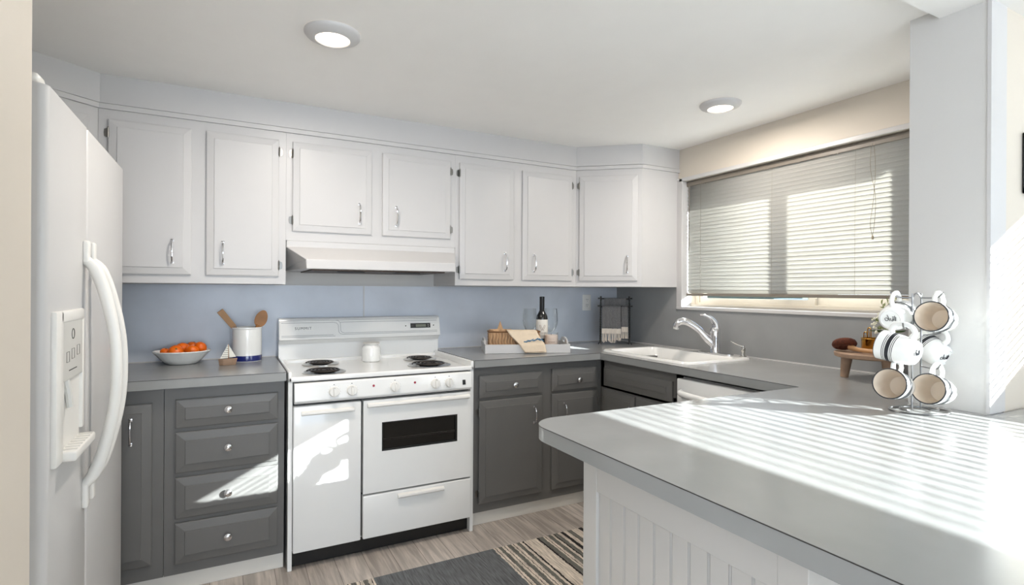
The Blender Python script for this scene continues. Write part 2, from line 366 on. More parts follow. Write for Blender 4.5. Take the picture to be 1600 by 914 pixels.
# soffit over the wall cabinets
SOF=[(-3.75,-0.9),(-3.745,-0.88),(-3.50,-0.655),(-3.165,-0.378),(-0.645,-0.378),(-0.322,-0.648),(0,-0.648),(0,0),(-3.75,0)]
SOF=[(-3.75,-0.64),(-3.50,-0.64),(-3.165,-0.378),(-0.645,-0.378),(-0.322,-0.648),(0,-0.648),(0,0),(-3.75,0)]
struct('trim_soffit',prism(nb(),SOF,2.1075,CZ+0.005),cab_white)
def strip(bm,pts,w,z0,z1,off):
    # a moulding strip following pts (front line), thickness w outward
    n=len(pts); out=[]
    P=[Vector((p[0],p[1])) for p in pts]
    nor=[]
    for i in range(n-1):
        d=(P[i+1]-P[i]).normalized(); nor.append(Vector((d.y,-d.x)))
    for i in range(n):
        if i==0: m=nor[0]
        elif i==n-1: m=nor[-1]
        else:
            m=(nor[i-1]+nor[i]).normalized(); m=m/max(0.3,m.dot(nor[i]))
        out.append(P[i]+m*off)
    inn=[p for p in P]
    prism(bm,[(p.x,p.y) for p in out]+[(p.x,p.y) for p in inn[::-1]],z0,z1)
    return bm
FRONT=[(-3.75,-0.63),(-3.49,-0.63),(-3.172,-0.37),(-0.64,-0.37),(-0.316,-0.64),(0,-0.64)]
b=nb(); strip(b,FRONT,0,2.083,2.1045,0.013)
struct('trim_cornice',b,cab_white)
# backsplashes
b=nb(); box(b,-3.75,-1.939,-0.006,0,CT,1.316); box(b,-1.936,-0.001,-0.006,0,CT,1.316)
bsp=struct('wall_backsplash_back',b,splash_daylit)
obj('joint_strip',bx(-1.9405,-1.9345,-0.009,0,CT,1.316),cab_white,bsp)
obj('top_strip',bx(-2.44,-1.46,-0.0075,0,1.314,1.318),cab_white,bsp)
b=nb(); box(b,-0.006,0,-0.636,-0.006,CT,1.32); box(b,-0.006,0,-2.298,-0.636,CT,1.172)
struct('wall_backsplash_window',b,splash_w_shaded)
b=nb(); box(b,-3.75,-2.43,-0.011,-0.006,CT,CT+0.005); box(b,-1.49,-0.01,-0.011,-0.006,CT,CT+0.004); box(b,-0.012,-0.006,-2.29,-0.006,CT,CT+0.005)
struct('trim_caulk',b,cab_white)
# kick boards
struct('baseboard_left',bx(-3.75,-2.432,-0.60,-0.585,0,0.074,0.002),kick_m)
struct('baseboard_right',bx(-1.488,-0.592,-0.60,-0.585,0,0.074,0.002),kick_m)
struct('baseboard_window',bx(-0.605,-0.59,-1.27,-0.60,0,0.074,0.002),kick_m)
# outside
struct('ground_outside',bx(0.75,14,-14,6,-0.3,-0.2),ground_m)
struct('trim_eave',bx(0.2,0.52,-2.4,0.4,2.05,2.10),white_wall)
hd=obj('hedge',bx(3.2,4.0,0.6,3.6,-0.2,1.5,0.2),hedge_m); tag(hd,'dark green clipped hedge outside the kitchen window','hedge')
sd=obj('neighbour_wall',bx(2.6,2.8,-0.6,0.55,-0.2,1.22),fence_m); sd['kind']='structure'
struct('sun_block_panel',bx(2.6,2.7,-5.3,-4.3,-0.2,2.505),fence_m)  # unseen panel added to stop sun slipping under the kitchen blind
struct('sun_block_south',bx(-7.5,3.0,-9.3,-9.1,-0.3,3.2),fence_m)  # unseen wall added to keep direct sun out of the south opening
# ================================================================== CABINETS
def panel(w,h,ch=0.032,t=0.018,t0=0.009):
    """raised panel front: local x 0..w, z 0..h, front towards -y (y = -t), back at y=0"""
    bm=nb()
    lv=[(0,0,0),(0,0,-t0),(0.004,0.004,-t0-0.002),(ch,ch,-t+0.003),(ch+0.0015,ch+0.0015,-t)]
    rings=[]
    for a,c,y in lv:
        rings.append([bm.verts.new(p) for p in ((a,y,c),(w-a,y,c),(w-a,y,h-c),(a,y,h-c))])
    for a,c in zip(rings,rings[1:]):
        for i in range(4): bm.faces.new((a[i],a[(i+1)%4],c[(i+1)%4],c[i]))
    bm.faces.new(rings[-1]); bm.faces.new(rings[0][::-1])
    return bm
def bow_pull(x,y,z0,z1,out=0.026,r=0.0042):
    bm=nb(); zm=(z0+z1)/2
    tube(bm,[(x,y,z1),(x,y-out*0.7,z1-0.006),(x,y-out,z1-0.022),(x,y-out*1.12,zm),(x,y-out,z0+0.022),(x,y-out*0.7,z0+0.006),(x,y,z0)],r,8,smooth=4)
    lathe_rot=nb(); lathe_rot.free()
    for z in (z0,z1): box(bm,x-0.006,x+0.006,y-0.003,y,z-0.007,z+0.007,0.002)
    return bm
def knob(x,y,z,r=0.0165):
    bm=nb(); lathe(bm,[(0.006,0),(0.006,0.008),(r*0.75,0.012),(r,0.018),(r*0.95,0.023),(r*0.6,0.027),(0,0.028)],n=24)
    return xf(bm,Matrix.Translation((x,y,z))@Matrix.Rotation(PI/2,4,'X'))
def hinge(x,y,z,side):
    """small exposed cabinet hinge; side=-1: leaf on the frame left of the door"""
    bm=nb()
    tube(bm,[(x,y-0.012,z-0.019),(x,y-0.012,z+0.019)],0.0042,8)
    for s in (-1,1): tube(bm,[(x,y-0.012,z+s*0.019),(x,y-0.012,z+s*0.026)],[0.003,0.0012],8)
    a=x+side*0.016
    pr=[(x,z-0.022),(a,z-0.016),(a+side*0.002,z),(a,z+0.016),(x,z+0.022)]
    vs=[bm.verts.new((p[0],y-0.002,p[1])) for p in pr]; vb=[bm.verts.new((p[0],y,p[1])) for p in pr]
    bm.faces.new(vs); bm.faces.new(vb[::-1])
    for i in range(5): bm.faces.new((vs[i],vs[(i+1)%5],vb[(i+1)%5],vb[i]))
    for dz in (-0.009,0.009): box(bm,a-side*0.008-0.002,a-side*0.008+0.002,y-0.003,y,z+dz-0.002,z+dz+0.002)
    return bm
def cabinet(name,label,loc,rz,body,fronts,m,hm,ch=0.032,group=None,cat='cabinet'):
    """fronts: (kind,x0,x1,z0,z1,hinge side or None,handle) in the cabinet's own space; the face frame is y=0"""
    t=thing(name,label,cat,loc,rz,group)
    obj('body',body,m,t)
    for f in fronts:
        kind,x0,x1,z0,z1,hs,hd=f[:7]
        p=panel(x1-x0,z1-z0,ch); xf(p,Matrix.Translation((x0,-0.001,z0)))
        d=obj(kind,p,m,t)
        if hd:
            if hd[0]=='pull': obj('handle',bow_pull(hd[1],-0.018,hd[2],hd[3]),hm,d,smooth=True)
            else: obj('knob',knob(hd[1],-0.018,hd[2]),hm,d,smooth=True)
        if hs:
            xh=x0 if hs<0 else x1
            for z in (z0+0.055,z1-0.06): obj('hinge',hinge(xh,0,z,hs),hinge_m,d,smooth=True)
    return t
# wall cabinets: world x on the face frame y=-0.37
def wall_cab(label,x0,x1,z0,fronts,group=None,z1=2.104):
    b=bx(0,x1-x0,0,0.37-0.0005,0,z1-z0); fl=[]
    for (a,c,zz0,zz1,hs,hx,h0,h1) in fronts: fl.append(('door',a-x0,c-x0,zz0-z0,zz1-z0,hs,('pull',hx-x0,h0-z0,h1-z0)))
    return cabinet('wall_cabinet',label,(x0,-0.37,z0),0,b,fl,cab_white,chrome,group=group)
wall_cab('white two-door wall cabinet above the fruit bowl and left of the range hood',-3.172,-2.408,1.318,
  [(-3.135,-2.818,1.357,2.04,-1,-2.893,1.413,1.515),(-2.758,-2.441,1.357,2.04,1,-2.688,1.413,1.515)])
wall_cab('short white two-door wall cabinet directly above the range hood',-2.4075,-1.4925,1.54,
  [(-2.378,-1.979,1.588,2.04,-1,-2.047,1.645,1.747),(-1.921,-1.525,1.588,2.04,1,-1.848,1.645,1.747)])
wall_cab('white two-door wall cabinet above the serving tray, right of the range hood',-1.492,-0.641,1.32,
  [(-1.468,-1.109,1.357,2.038,-1,-1.173,1.413,1.515),(-1.048,-0.677,1.357,2.038,1,-0.970,1.413,1.515)])
def diag_cab(label,p0,p1,others,z0,door,hs,handle,group=None):
    ang=math.atan2(p1[1]-p0[1],p1[0]-p0[0]); M=Matrix.Rotation(-ang,4,'Z')
    loc=Vector((p0[0],p0[1],z0)); pts=[Vector((q[0],q[1],0))-Vector((p0[0],p0[1],0)) for q in [p0,p1]+others]
    pts=[(M@q) for q in pts]
    b=prism(nb(),[(q.x,q.y) for q in pts],0,2.104-z0)
    h=('pull',handle[0],handle[1]-z0,handle[2]-z0) if handle else None
    return cabinet('corner_wall_cabinet',label,loc,ang,b,[('door',door[0],door[1],door[2]-z0,door[3]-z0,hs,h)],cab_white,chrome,group=group)
diag_cab('white diagonal corner wall cabinet beside the window blind',(-0.640,-0.37),(-0.316,-0.64),[(0-0.0005,-0.64),(-0.0005,-0.0005),(-0.640,-0.0005)],1.32,(0.022,0.395,1.357,2.04),-1,(0.33,1.413,1.515))
diag_cab('white diagonal corner wall cabinet partly hidden behind the refrigerator',(-3.49,-0.63),(-3.173,-0.37),[(-3.173,-0.0005),(-3.7495,-0.0005),(-3.7495,-0.63)],1.318,(0.03,0.37,1.357,2.04),-1,(0.31,1.413,1.515))
# base cabinets
FY=-0.615
def base_cab(name,label,x0,x1,fronts,m=cab_grey):
    b=nb(); box(b,0,x1-x0,0,-FY-0.0005,0.074,0.874); box(b,0.0,x1-x0,0.045,-FY-0.0005,0.0,0.074); fl=[]
    for f in fronts:
        kind,a,c,z0,z1,hs,hd=f
        hd=(hd[0],hd[1]-x0)+tuple(hd[2:]) if hd else None
        fl.append((kind,a-x0,c-x0,z0,z1,hs,hd))
    return cabinet(name,label,(x0,FY,0),0,b,fl,m,chrome,ch=0.036)
base_cab('base_cabinet','grey single-door base cabinet between the refrigerator and the drawer stack',-3.26,-2.902,[('door',-3.22,-2.942,0.136,0.813,None,('pull',-3.015,0.652,0.752))])
base_cab('drawer_cabinet','grey base cabinet of four stacked drawers left of the stove',-2.900,-2.432,
 [('drawer',-2.86,-2.459,0.697,0.820,None,('knob',-2.661,0.766)),('drawer',-2.86,-2.459,0.506,0.680,None,('knob',-2.661,0.600)),
  ('drawer',-2.86,-2.459,0.312,0.487,None,('knob',-2.661,0.400)),('drawer',-2.86,-2.459,0.119,0.294,None,('knob',-2.661,0.208))])
base_cab('base_cabinet','dark grey base cabinet with two drawers over two doors, right of the stove',-1.486,-0.6165,
 [('drawer',-1.448,-1.046,0.700,0.824,None,('knob',-1.235,0.762)),('drawer',-0.98,-0.651,0.700,0.831,None,('knob',-0.799,0.760)),
  ('door',-1.448,-1.046,0.122,0.683,-1,('pull',-1.105,0.534,0.624)),('door',-0.98,-0.651,0.122,0.683,1,('pull',-0.899,0.534,0.624))])
# sink cabinet, faces -X.   local x runs towards -Y
b=nb(); box(b,0,0.66,0,0.6125,0.074,0.74); box(b,0,0.66,0,0.03,0.70,0.874); box(b,0,0.66,0.045,0.6125,0,0.074); box(b,0,0.03,0,0.60,0.74,0.873); box(b,0.63,0.66,0,0.60,0.74,0.873)
cabinet('sink_cabinet','dark grey sink base cabinet under the white sink, left of the dishwasher',(-0.615,-0.617,0),-PI/2,b,
 [('drawer_front',0.037,0.612,0.715,0.824,None,None),('door',0.037,0.32,0.122,0.69,-1,('pull',0.28,0.534,0.624)),('door',0.33,0.612,0.122,0.69,1,('pull',0.37,0.534,0.624))],cab_grey,chrome,ch=0.036)
# dishwasher
t=thing('dishwasher','white dishwasher with a bulged bar handle beside the sink cabinet','dishwasher',(-0.62,-1.283,0),-PI/2)
obj('body',bx(0,0.6,0.02,0.60,0.1,0.855),appl_matte,t)
obj('door',bx(0.002,0.598,-0.03,0.02,0.12,0.852,0.006),appl,t,smooth=True)
b=nb(); tube(b,[(0.03,-0.03,0.79),(0.07,-0.055,0.782),(0.3,-0.068,0.778),(0.53,-0.055,0.782),(0.57,-0.03,0.79)],[0.012,0.016,0.018,0.016,0.012],12,smooth=6)
obj('handle',b,appl,t,smooth=True)
obj('toe_panel',bx(0.01,0.59,0.03,0.05,0.0,0.1),black,t)
obj('shadow_gap',bx(0.0,0.6,0.02,0.03,0.856,0.872),black,t)
# ================================================================== COUNTERTOPS
def counter(name,label,outline,holes=()):
    bm=nb(); edges=[]
    for loop in [outline]+list(holes):
        vs=[bm.verts.new((p[0],p[1],CT)) for p in loop]
        edges+=[bm.edges.new((vs[i],vs[(i+1)%len(vs)])) for i in range(len(vs))]
    bmesh.ops.triangle_fill(bm,use_beauty=True,use_dissolve=True,edges=edges)
    r=bmesh.ops.extrude_face_region(bm,geom=list(bm.faces))
    vs=[g for g in r['geom'] if isinstance(g,bmesh.types.BMVert)]
    bmesh.ops.translate(bm,vec=(0,0,-0.04),verts=vs)
    o=obj(name,bm,laminate); tag(o,label,'countertop')
    return o
def edge_seam(parent,pts):
    b=nb(); strip(b,pts,0,CT-0.0022,CT-0.0004,0.0008); obj('edge_seam',b,seam_dark,parent)
cl=counter('countertop','short grey laminate countertop left of the stove holding the fruit bowl',[(-3.7495,-0.656),(-2.428,-0.656),(-2.428,-0.0065),(-3.7495,-0.0065)])
edge_seam(cl,[(-3.74,-0.656),(-2.428,-0.656)])
SINK=(-0.585,-0.075,-1.235,-0.56) # x0,x1,y0,y1 rim
def rrect(x0,x1,y0,y1,r,n=6):
    out=[]
    for cx,cy,a in ((x1-r,y1-r,0),(x0+r,y1-r,90),(x0+r,y0+r,180),(x1-r,y0+r,270)):
        for i in range(n+1):
            t=math.radians(a+90*i/n); out.append((cx+r*math.cos(t),cy+r*math.sin(t)))
    return out
pc=(-1.895,-1.945); r=0.095; corner=[(pc[0]+r-r*math.sin(math.radians(a)),pc[1]-r+r*math.cos(math.radians(a))) for a in range(0,91,9)]
# corner runs from the far edge round to the end edge
main=[(-1.490,-0.0065),(-1.490,-0.656),(-0.654,-0.656),(-0.654,-1.951)]+corner+[(-1.887,-3.35),(0.495,-3.35),(0.495,-2.530),(-0.582,-2.530),(-0.582,-2.2985),(-0.0065,-2.2985),(-0.0065,-0.0065)]
cm=counter('countertop','long grey laminate L-shaped countertop with sink and breakfast peninsula',main,[rrect(-0.565,-0.095,-1.27,-0.58,0.05)])
edge_seam(cm,[(-1.490,-0.656),(-0.654,-0.656),(-0.654,-1.951)]+corner+[(-1.887,-3.35)])
# peninsula base
t=thing('peninsula_base','white beadboard peninsula base under the grey breakfast counter','peninsula',(-1.85,-2.165,0))
obj('core',bx(0.012,1.25,-0.608,0.0,0,0.874),bead,t)
b=nb()
box(b,0,0.02,-0.055,0.0,0,0.874,0.0015); box(b,0,0.02,-0.61,-0.555,0,0.874,0.0015); box(b,0.001,0.0195,-0.555,-0.055,0.79,0.874,0.0015); box(b,0.001,0.0195,-0.555,-0.055,0,0.1,0.0015)
obj('panel_frame',b,bead,t)
b=nb(); pr=[]; y=-0.055
pts=[(0.0155,-0.055)]
while y>-0.555+0.001:
    y2=max(y-0.05,-0.555); pts+= [(0.009,y-0.001),(0.009,y2+0.007),(0.0125,y2+0.0055),(0.0085,y2+0.0035),(0.0125,y2+0.0015)]; y=y2
pts.append((0.0155,-0.555)); 
va=[b.verts.new((p[0],p[1],0.1)) for p in pts]; vb=[b.verts.new((p[0],p[1],0.79)) for p in pts]
for i in range(len(pts)-1): b.faces.new((va[i],va[i+1],vb[i+1],vb[i]))
b.faces.new(va[::-1]); b.faces.new(vb)
obj('beadboard',b,bead,t)
# ================================================================== SINK, FAUCET
t=thing('sink','white drop-in enamel sink set in the countertop under the window','sink',(-0.33,-0.93,CT))
bm=nb(); x0,x1,y0,y1=-0.260,0.255,-0.365,0.37
def ring(x0,x1,y0,y1,r,z): return [bm.verts.new((p[0],p[1],z)) for p in rrect(x0,x1,y0,y1,r,6)]
R=[ring(x0,x1,y0,y1,0.06,0.0005),ring(x0+0.004,x1-0.004,y0+0.004,y1-0.004,0.056,0.010),ring(x0+0.014,x1-0.014,y0+0.014,y1-0.014,0.05,0.013),ring(x0+0.035,x1-0.09,y0+0.035,y1-0.035,0.06,0.010),
   ring(x0+0.045,x1-0.1,y0+0.045,y1-0.045,0.06,-0.01),ring(x0+0.06,x1-0.115,y0+0.06,y1-0.06,0.06,-0.15),ring(x0+0.09,x1-0.145,y0+0.09,y1-0.09,0.05,-0.165)]
for a,b2 in zip(R,R[1:]):
    for i in range(len(a)): bm.faces.new((a[i],a[(i+1)%len(a)],b2[(i+1)%len(a)],b2[i]))
bm.faces.new(R[-1])
obj('basin',bm,sink_m,t,smooth=True)
obj('drain',lathe(nb(),[(0.045,-0.164),(0.042,-0.162),(0.03,-0.163),(0,-0.164)],(-0.03,0,0),24),chrome,t,smooth=True)
fx0,fy0,fz0=-0.115,-1.055,CT+0.011
t=thing('faucet','chrome single-lever pull-out kitchen faucet behind the white sink','faucet',(fx0,fy0,fz0))
b=nb(); prism(b,rrect(-0.028,0.028,-0.125,0.125,0.027,6),0,0.007,0.002); obj('deck_plate',b,chrome,t,smooth=True)
b=nb(); lathe(b,[(0.032,0.006),(0.030,0.012),(0.0285,0.04),(0.0295,0.09),(0.0305,0.125),(0.029,0.142),(0.020,0.154),(0,0.156)],n=32); obj('body',b,chrome,t,smooth=True)
b=nb(); tube(b,[(-0.0,0.0,0.045),(-0.0198,0.0225,0.075),(-0.0396,0.045,0.105),(-0.0627,0.0713,0.143),(-0.099,0.1125,0.178),(-0.1254,0.1425,0.186),(-0.1419,0.1613,0.172),(-0.1465,0.1665,0.15)],[0.027,0.0255,0.0225,0.0205,0.020,0.0215,0.021,0.018],16,smooth=6)
obj('spout',b,chrome,t,smooth=True)
b=nb(); tube(b,[(-0.1462,0.1661,0.153),(-0.1478,0.168,0.138)],[0.0165,0.0155],16); obj('spray_tip',b,plastic_grey,t,smooth=True)
b=nb(); tube(b,[(0.0033,-0.0037,0.14),(-0.0,0.0,0.175),(-0.0165,0.0188,0.208),(-0.0396,0.045,0.226),(-0.0561,0.0638,0.226)],[0.026,0.020,0.0135,0.010,0.0075],14,smooth=6,flat=0.8)
obj('lever',b,chrome,t,smooth=True)
t=thing('soap_dispenser','small satin nickel soap dispenser pump to the right of the faucet','soap dispenser',(-0.1,-1.238,CT+0.011))
b=nb(); lathe(b,[(0.019,0),(0.019,0.004),(0.011,0.008),(0.010,0.03),(0.0125,0.034),(0.0125,0.05),(0.007,0.054),(0.006,0.065),(0,0.066)],n=24); obj('pump',b,nickel,t,smooth=True)
b=nb(); tube(b,[(0,0,0.056),(-0.02,0.03,0.07),(-0.035,0.055,0.085)],[0.005,0.0042,0.0035],10,smooth=4); obj('nozzle',b,nickel,t,smooth=True)
# ================================================================== STOVE
SX0_,SX1_,SF=-2.42,-1.4975,-0.66
t=thing('stove','white freestanding electric range with four coil burners','stove',(-1.959,SF,0))
def ob(name,bm,m,parent=None,**k): return obj(name,bm,m,parent or t,root=t,**k)
b=nb(); box(b,SX0_,SX0_+0.019,SF,-0.02,0.0,0.868,0.002); box(b,SX1_-0.019,SX1_,SF,-0.02,0.0,0.868,0.002); box(b,SX0_+0.019,SX1_-0.019,SF+0.03,-0.02,0.08,0.866)
ob('body',b,appl)
ob('gap_shade_sheet',bx(SX0_+0.020,SX1_-0.020,SF+0.0285,SF+0.031,0.085,0.865),black)  # black sheet added behind the doors, puts shade into their gaps
ob('toe_recess',bx(SX0_+0.019,SX1_-0.019,SF+0.035,SF+0.06,0.005,0.09),black)
# cooktop: raised side rails, lower front lip
bm=nb()
box(bm,SX0_+0.004,SX1_-0.004,SF,-0.06,0.866,0.883); box(bm,SX0_,SX1_,SF-0.006,SF+0.022,0.866,0.889,0.006,3)
for a in (SX0_,SX1_-0.018): box(bm,a,a+0.018,SF-0.006,-0.05,0.866,0.914,0.006,3)
box(bm,SX0_+0.004,SX1_-0.004,-0.10,-0.05,0.87,0.900,0.006,3)
ob('cooktop',bm,appl,smooth=True)
# backguard
b=nb(); profile_x(b,[(-0.01,0.868),(-0.075,0.868),(-0.075,0.985),(-0.10,1.006),(-0.115,1.012),(-0.09,1.122),(-0.075,1.130),(-0.01,1.130)],SX0_+0.003,SX1_+0.012)
bg_=ob('backguard',b,appl,bevel=0.003)
def guard_y(z): return -0.115+(z-1.012)/(1.122-1.012)*0.025
def gpt(x,z,o=0.0006): return (x,guard_y(z)-o,z)
b=nb()
def gline(pts): tube(b,[gpt(*p) for p in pts],0.0011,6)
def jog(z0,z1,o):  # grooves with the S-bend
    return
gline([(-2.405,1.116),(-1.50,1.116)])
gline([(-2.405,1.104),(-2.13,1.104),(-2.112,1.100),(-2.102,1.088),(-2.10,1.05),(-2.092,1.038),(-2.075,1.034),(-1.505,1.034)])
gline([(-2.09,1.104),(-1.505,1.104)]); gline([(-2.117,1.116),(-2.10,1.112),(-2.09,1.10),(-2.089,1.055),(-2.082,1.046),(-2.07,1.042),(-1.505,1.042)])
gline([(-2.405,1.034),(-2.13,1.034)]); gline([(-2.405,1.026),(-2.12,1.026)])
ob('trim_lines',b,line_m,bg_,smooth=True)
def tilt(x,z,o=0.0015):
    a=math.atan2(0.025,0.11)
    return Matrix.Translation((x,guard_y(z)-o,z))@Matrix.Rotation(-a,4,'X')@Matrix.Rotation(PI/2,4,'X')
b=nb(); box(b,-0.056,0.056,-0.0145,0.0145,0,0.002); xf(b,tilt(-2.292,1.073,0.0002)); bd=ob('badge',b,porc,bg_)
text_mesh('badge_lettering','SUMMIT',0.021,ink,tilt(-2.292,1.073,0.0026),bg_,0.0004,root=t,spacing=1.25)
b=nb(); box(b,-0.063,0.063,-0.0145,0.0145,0,0.003); xf(b,tilt(-1.612,1.073,0.0002)); ck=ob('clock',b,black,bg_)
b=nb(); box(b,-0.030,0.034,-0.008,0.008,0,0.0012); xf(b,tilt(-1.612,1.073,0.0034)); ob('clock_display',b,lcd,bg_)
for zz,sg in ((0.006,1),(-0.006,-1)):
    b=nb(); vs=[b.verts.new(p) for p in ((-0.003,zz-0.003*sg,0),(0.003,zz-0.003*sg,0),(0,zz+0.003*sg,0))]; b.faces.new(vs)
    xf(b,tilt(-1.563,1.073,0.0038)); ob('clock_button',b,plastic_grey,ck)
b=nb(); box(b,-0.108,-0.094,-0.007,0.007,0,0.0005); xf(b,tilt(-1.563,1.073,0.0038)); ob('clock_legend',b,seam_dark,ck)
for x in (-1.705,-1.527): 
    q=nb(); lathe(q,[(0.0035,0),(0.003,0.004),(0,0.005)],n=12); xf(q,tilt(x,1.073,0)); ob('screw',q,black,bg_,smooth=True)
# control panel
b=nb(); profile_x(b,[(SF+0.028,0.765),(SF-0.012,0.765),(SF-0.030,0.778),(SF-0.020,0.855),(SF-0.012,0.860),(SF+0.028,0.860)],SX0_+0.024,SX1_-0.022)
cp=ob('control_panel',b,appl,bevel=0.004)
def cpm(x,z,o=0): return Matrix.Translation((x,SF-0.0265+(z-0.80)*0.12-o,z))@Matrix.Rotation(-0.118,4,'X')@Matrix.Rotation(PI/2,4,'X')
def stove_knob(x,z):
    q=nb(); lathe(q,[(0.026,-0.002),(0.026,0.001),(0.0235,0.002),(0.022,0.012),(0.0205,0.014),(0,0.014)],n=32)
    box(q,-0.005,0.005,-0.022,0.022,0.012,0.026,0.003)
    xf(q,cpm(x,z)); k=ob('knob',q,plastic,cp,smooth=True)
    q=nb(); box(q,-0.002,0.002,0.0305,0.0345,0,0.001)
    for j in range(14):
        a=2*PI*(j+0.5)/14; box(q,0.0295*math.sin(a)-0.0006,0.0295*math.sin(a)+0.0006,0.0295*math.cos(a)-0.0006,0.0295*math.cos(a)+0.0006,0,0.0008)
    xf(q,cpm(x,z)); ob('dial_marks',q,ink,k)
    q=nb(); box(q,-0.0006,0.0006,0.014,0.021,0.026,0.0266)
    xf(q,cpm(x,z)); ob('pointer',q,ink,k)
    return k
for x in (-2.222,-2.140,-1.932,-1.722,-1.646): stove_knob(x,0.812)

for x in (-2.037,-1.83):
    q=nb(); lathe(q,[(0.006,0),(0.0055,0.003),(0,0.004)],n=16); xf(q,cpm(x,0.826)); ob('indicator_lamp',q,red_lamp,cp,smooth=True)
q=nb(); box(q,-0.0085,0.0085,-0.013,0.013,0,0.003,0.001); xf(q,cpm(-1.564,0.808)); sw=ob('rocker_switch',q,black,cp)
# doors and drawer
def bar_handle(x0,x1,z):
    q=nb(); profile_x(q,[(SF-0.018,z+0.012),(SF-0.034,z+0.006),(SF-0.036,z-0.004),(SF-0.030,z-0.010),(SF-0.018,z-0.010)],x0,x1); return q
D1=ob('storage_door',bx(-2.399,-2.094,SF-0.018,SF+0.028,0.084,0.755,0.006,3),appl,smooth=True); ob('handle',bar_handle(-2.366,-2.128,0.722),plastic,D1,bevel=0.002)
bm=nb(); 
fx=(-2.084,-1.518,0.303,0.755); wn_=(-1.994,-1.597,0.50,0.642)
for a in ((fx[0],wn_[0],fx[2],fx[3]),(wn_[1],fx[1],fx[2],fx[3]),(wn_[0],wn_[1],fx[2],wn_[2]),(wn_[0],wn_[1],wn_[3],fx[3])): box(bm,a[0],a[1],SF-0.018,SF+0.028,a[2],a[3])
bmesh.ops.remove_doubles(bm,verts=bm.verts,dist=1e-5)
od=ob('oven_door',bm,appl)
ob('handle',bar_handle(-2.066,-1.530,0.731),plastic,od,bevel=0.002)
b=nb(); 
W_=(wn_[0]-0.002,wn_[1]+0.002,wn_[2]-0.002,wn_[3]+0.002)
for (ax0,ax1,az0,az1) in ((W_[0],W_[1],W_[2],W_[2]+0.009),(W_[0],W_[1],W_[3]-0.009,W_[3]),(W_[0],W_[0]+0.009,W_[2],W_[3]),(W_[1]-0.009,W_[1],W_[2],W_[3])): box(b,ax0,ax1,SF-0.017,SF-0.004,az0,az1,0.002)
ob('window_gasket',b,black,od)
wg=ob('oven_window',bx(wn_[0],wn_[1],SF-0.006,SF-0.003,wn_[2],wn_[3]),black_glass,od)
b=nb(); tube(b,[(wn_[0]+0.01,SF-0.008,0.557),(wn_[1]-0.01,SF-0.008,0.557)],0.0015,6); tube(b,[(wn_[0]+0.01,SF-0.008,0.550),(wn_[1]-0.01,SF-0.008,0.550)],0.001,6); ob('rack_line',b,coil_m,od,smooth=True)
dr=ob('warming_drawer',bx(-2.084,-1.518,SF-0.018,SF+0.028,0.084,0.293,0.006,3),appl,smooth=True); ob('handle',bar_handle(-1.915,-1.672,0.268),plastic,dr,bevel=0.002)
for (x,y) in ((SX0_+0.05,SF+0.06),(SX1_-0.05,SF+0.06)): ob('levelling_foot',lathe(nb(),[(0.018,0),(0.018,0.01),(0.01,0.02),(0.01,0.08)],(x,y,0),16,cap0=True),rim_wood)
def burner(x,y,R,RP):
    q=nb(); lathe(q,[(RP,0.0),(RP,0.005),(RP*0.93,0.0065),(RP*0.86,0.001),(R*0.6,-0.0005),(0,-0.0005)],(x,y,0.8835),40); dp=ob('drip_pan',q,pan_m,smooth=True)
    q=nb(); pts=[]; turns=3.6
    for k in range(int(turns*28)+1):
        a=2*PI*k/28-0.6; rr_=0.016+(R-0.016)*(k/(turns*28)); pts.append((x+rr_*math.cos(a),y+rr_*math.sin(a),0.8955))
    tube(q,pts,0.0042,8); lathe(q,[(0.012,0.008),(0.012,0.013),(0,0.014)],(x,y,0.8835),16); ob('coil',q,coil_m,dp,smooth=True)
burner(-2.216,-0.223,0.074,0.096); burner(-2.244,-0.533,0.080,0.102); burner(-1.664,-0.254,0.074,0.096); burner(-1.696,-0.514,0.092,0.116)
# range hood
t=thing('range_hood','white under-cabinet range hood with sloped front above the stove','range hood',(-1.95,-0.37,1.39))
b=nb(); x0,x1=-2.407,-1.493
prof=[(-0.001,1.539),(-0.376,1.539),(-0.376,1.508),(-0.52,1.440),(-0.522,1.393),(-0.001,1.393)]
# the sides taper towards the lip
va=[];vb=[]
for (y,z) in prof:
    k=max(0,(-y-0.376)/0.146); va.append(b.verts.new((x0+0.002+k*0.078,y,z))); vb.append(b.verts.new((x1-0.002-k*0.055,y,z)))
b.faces.new(va); b.faces.new(vb[::-1])
for i in range(6): b.faces.new((va[i],vb[i],vb[(i+1)%6],va[(i+1)%6]))
ob('shell',b,cab_white,bevel=0.003)
ob('grease_filter',bx(-2.30,-1.60,-0.49,-0.04,1.386,1.3925),hood_under)
b=nb()
for x in (-2.1,-1.8): box(b,x-0.07,x+0.07,-0.45,-0.40,1.381,1.386,0.002)
ob('hood_buttons',b,black)
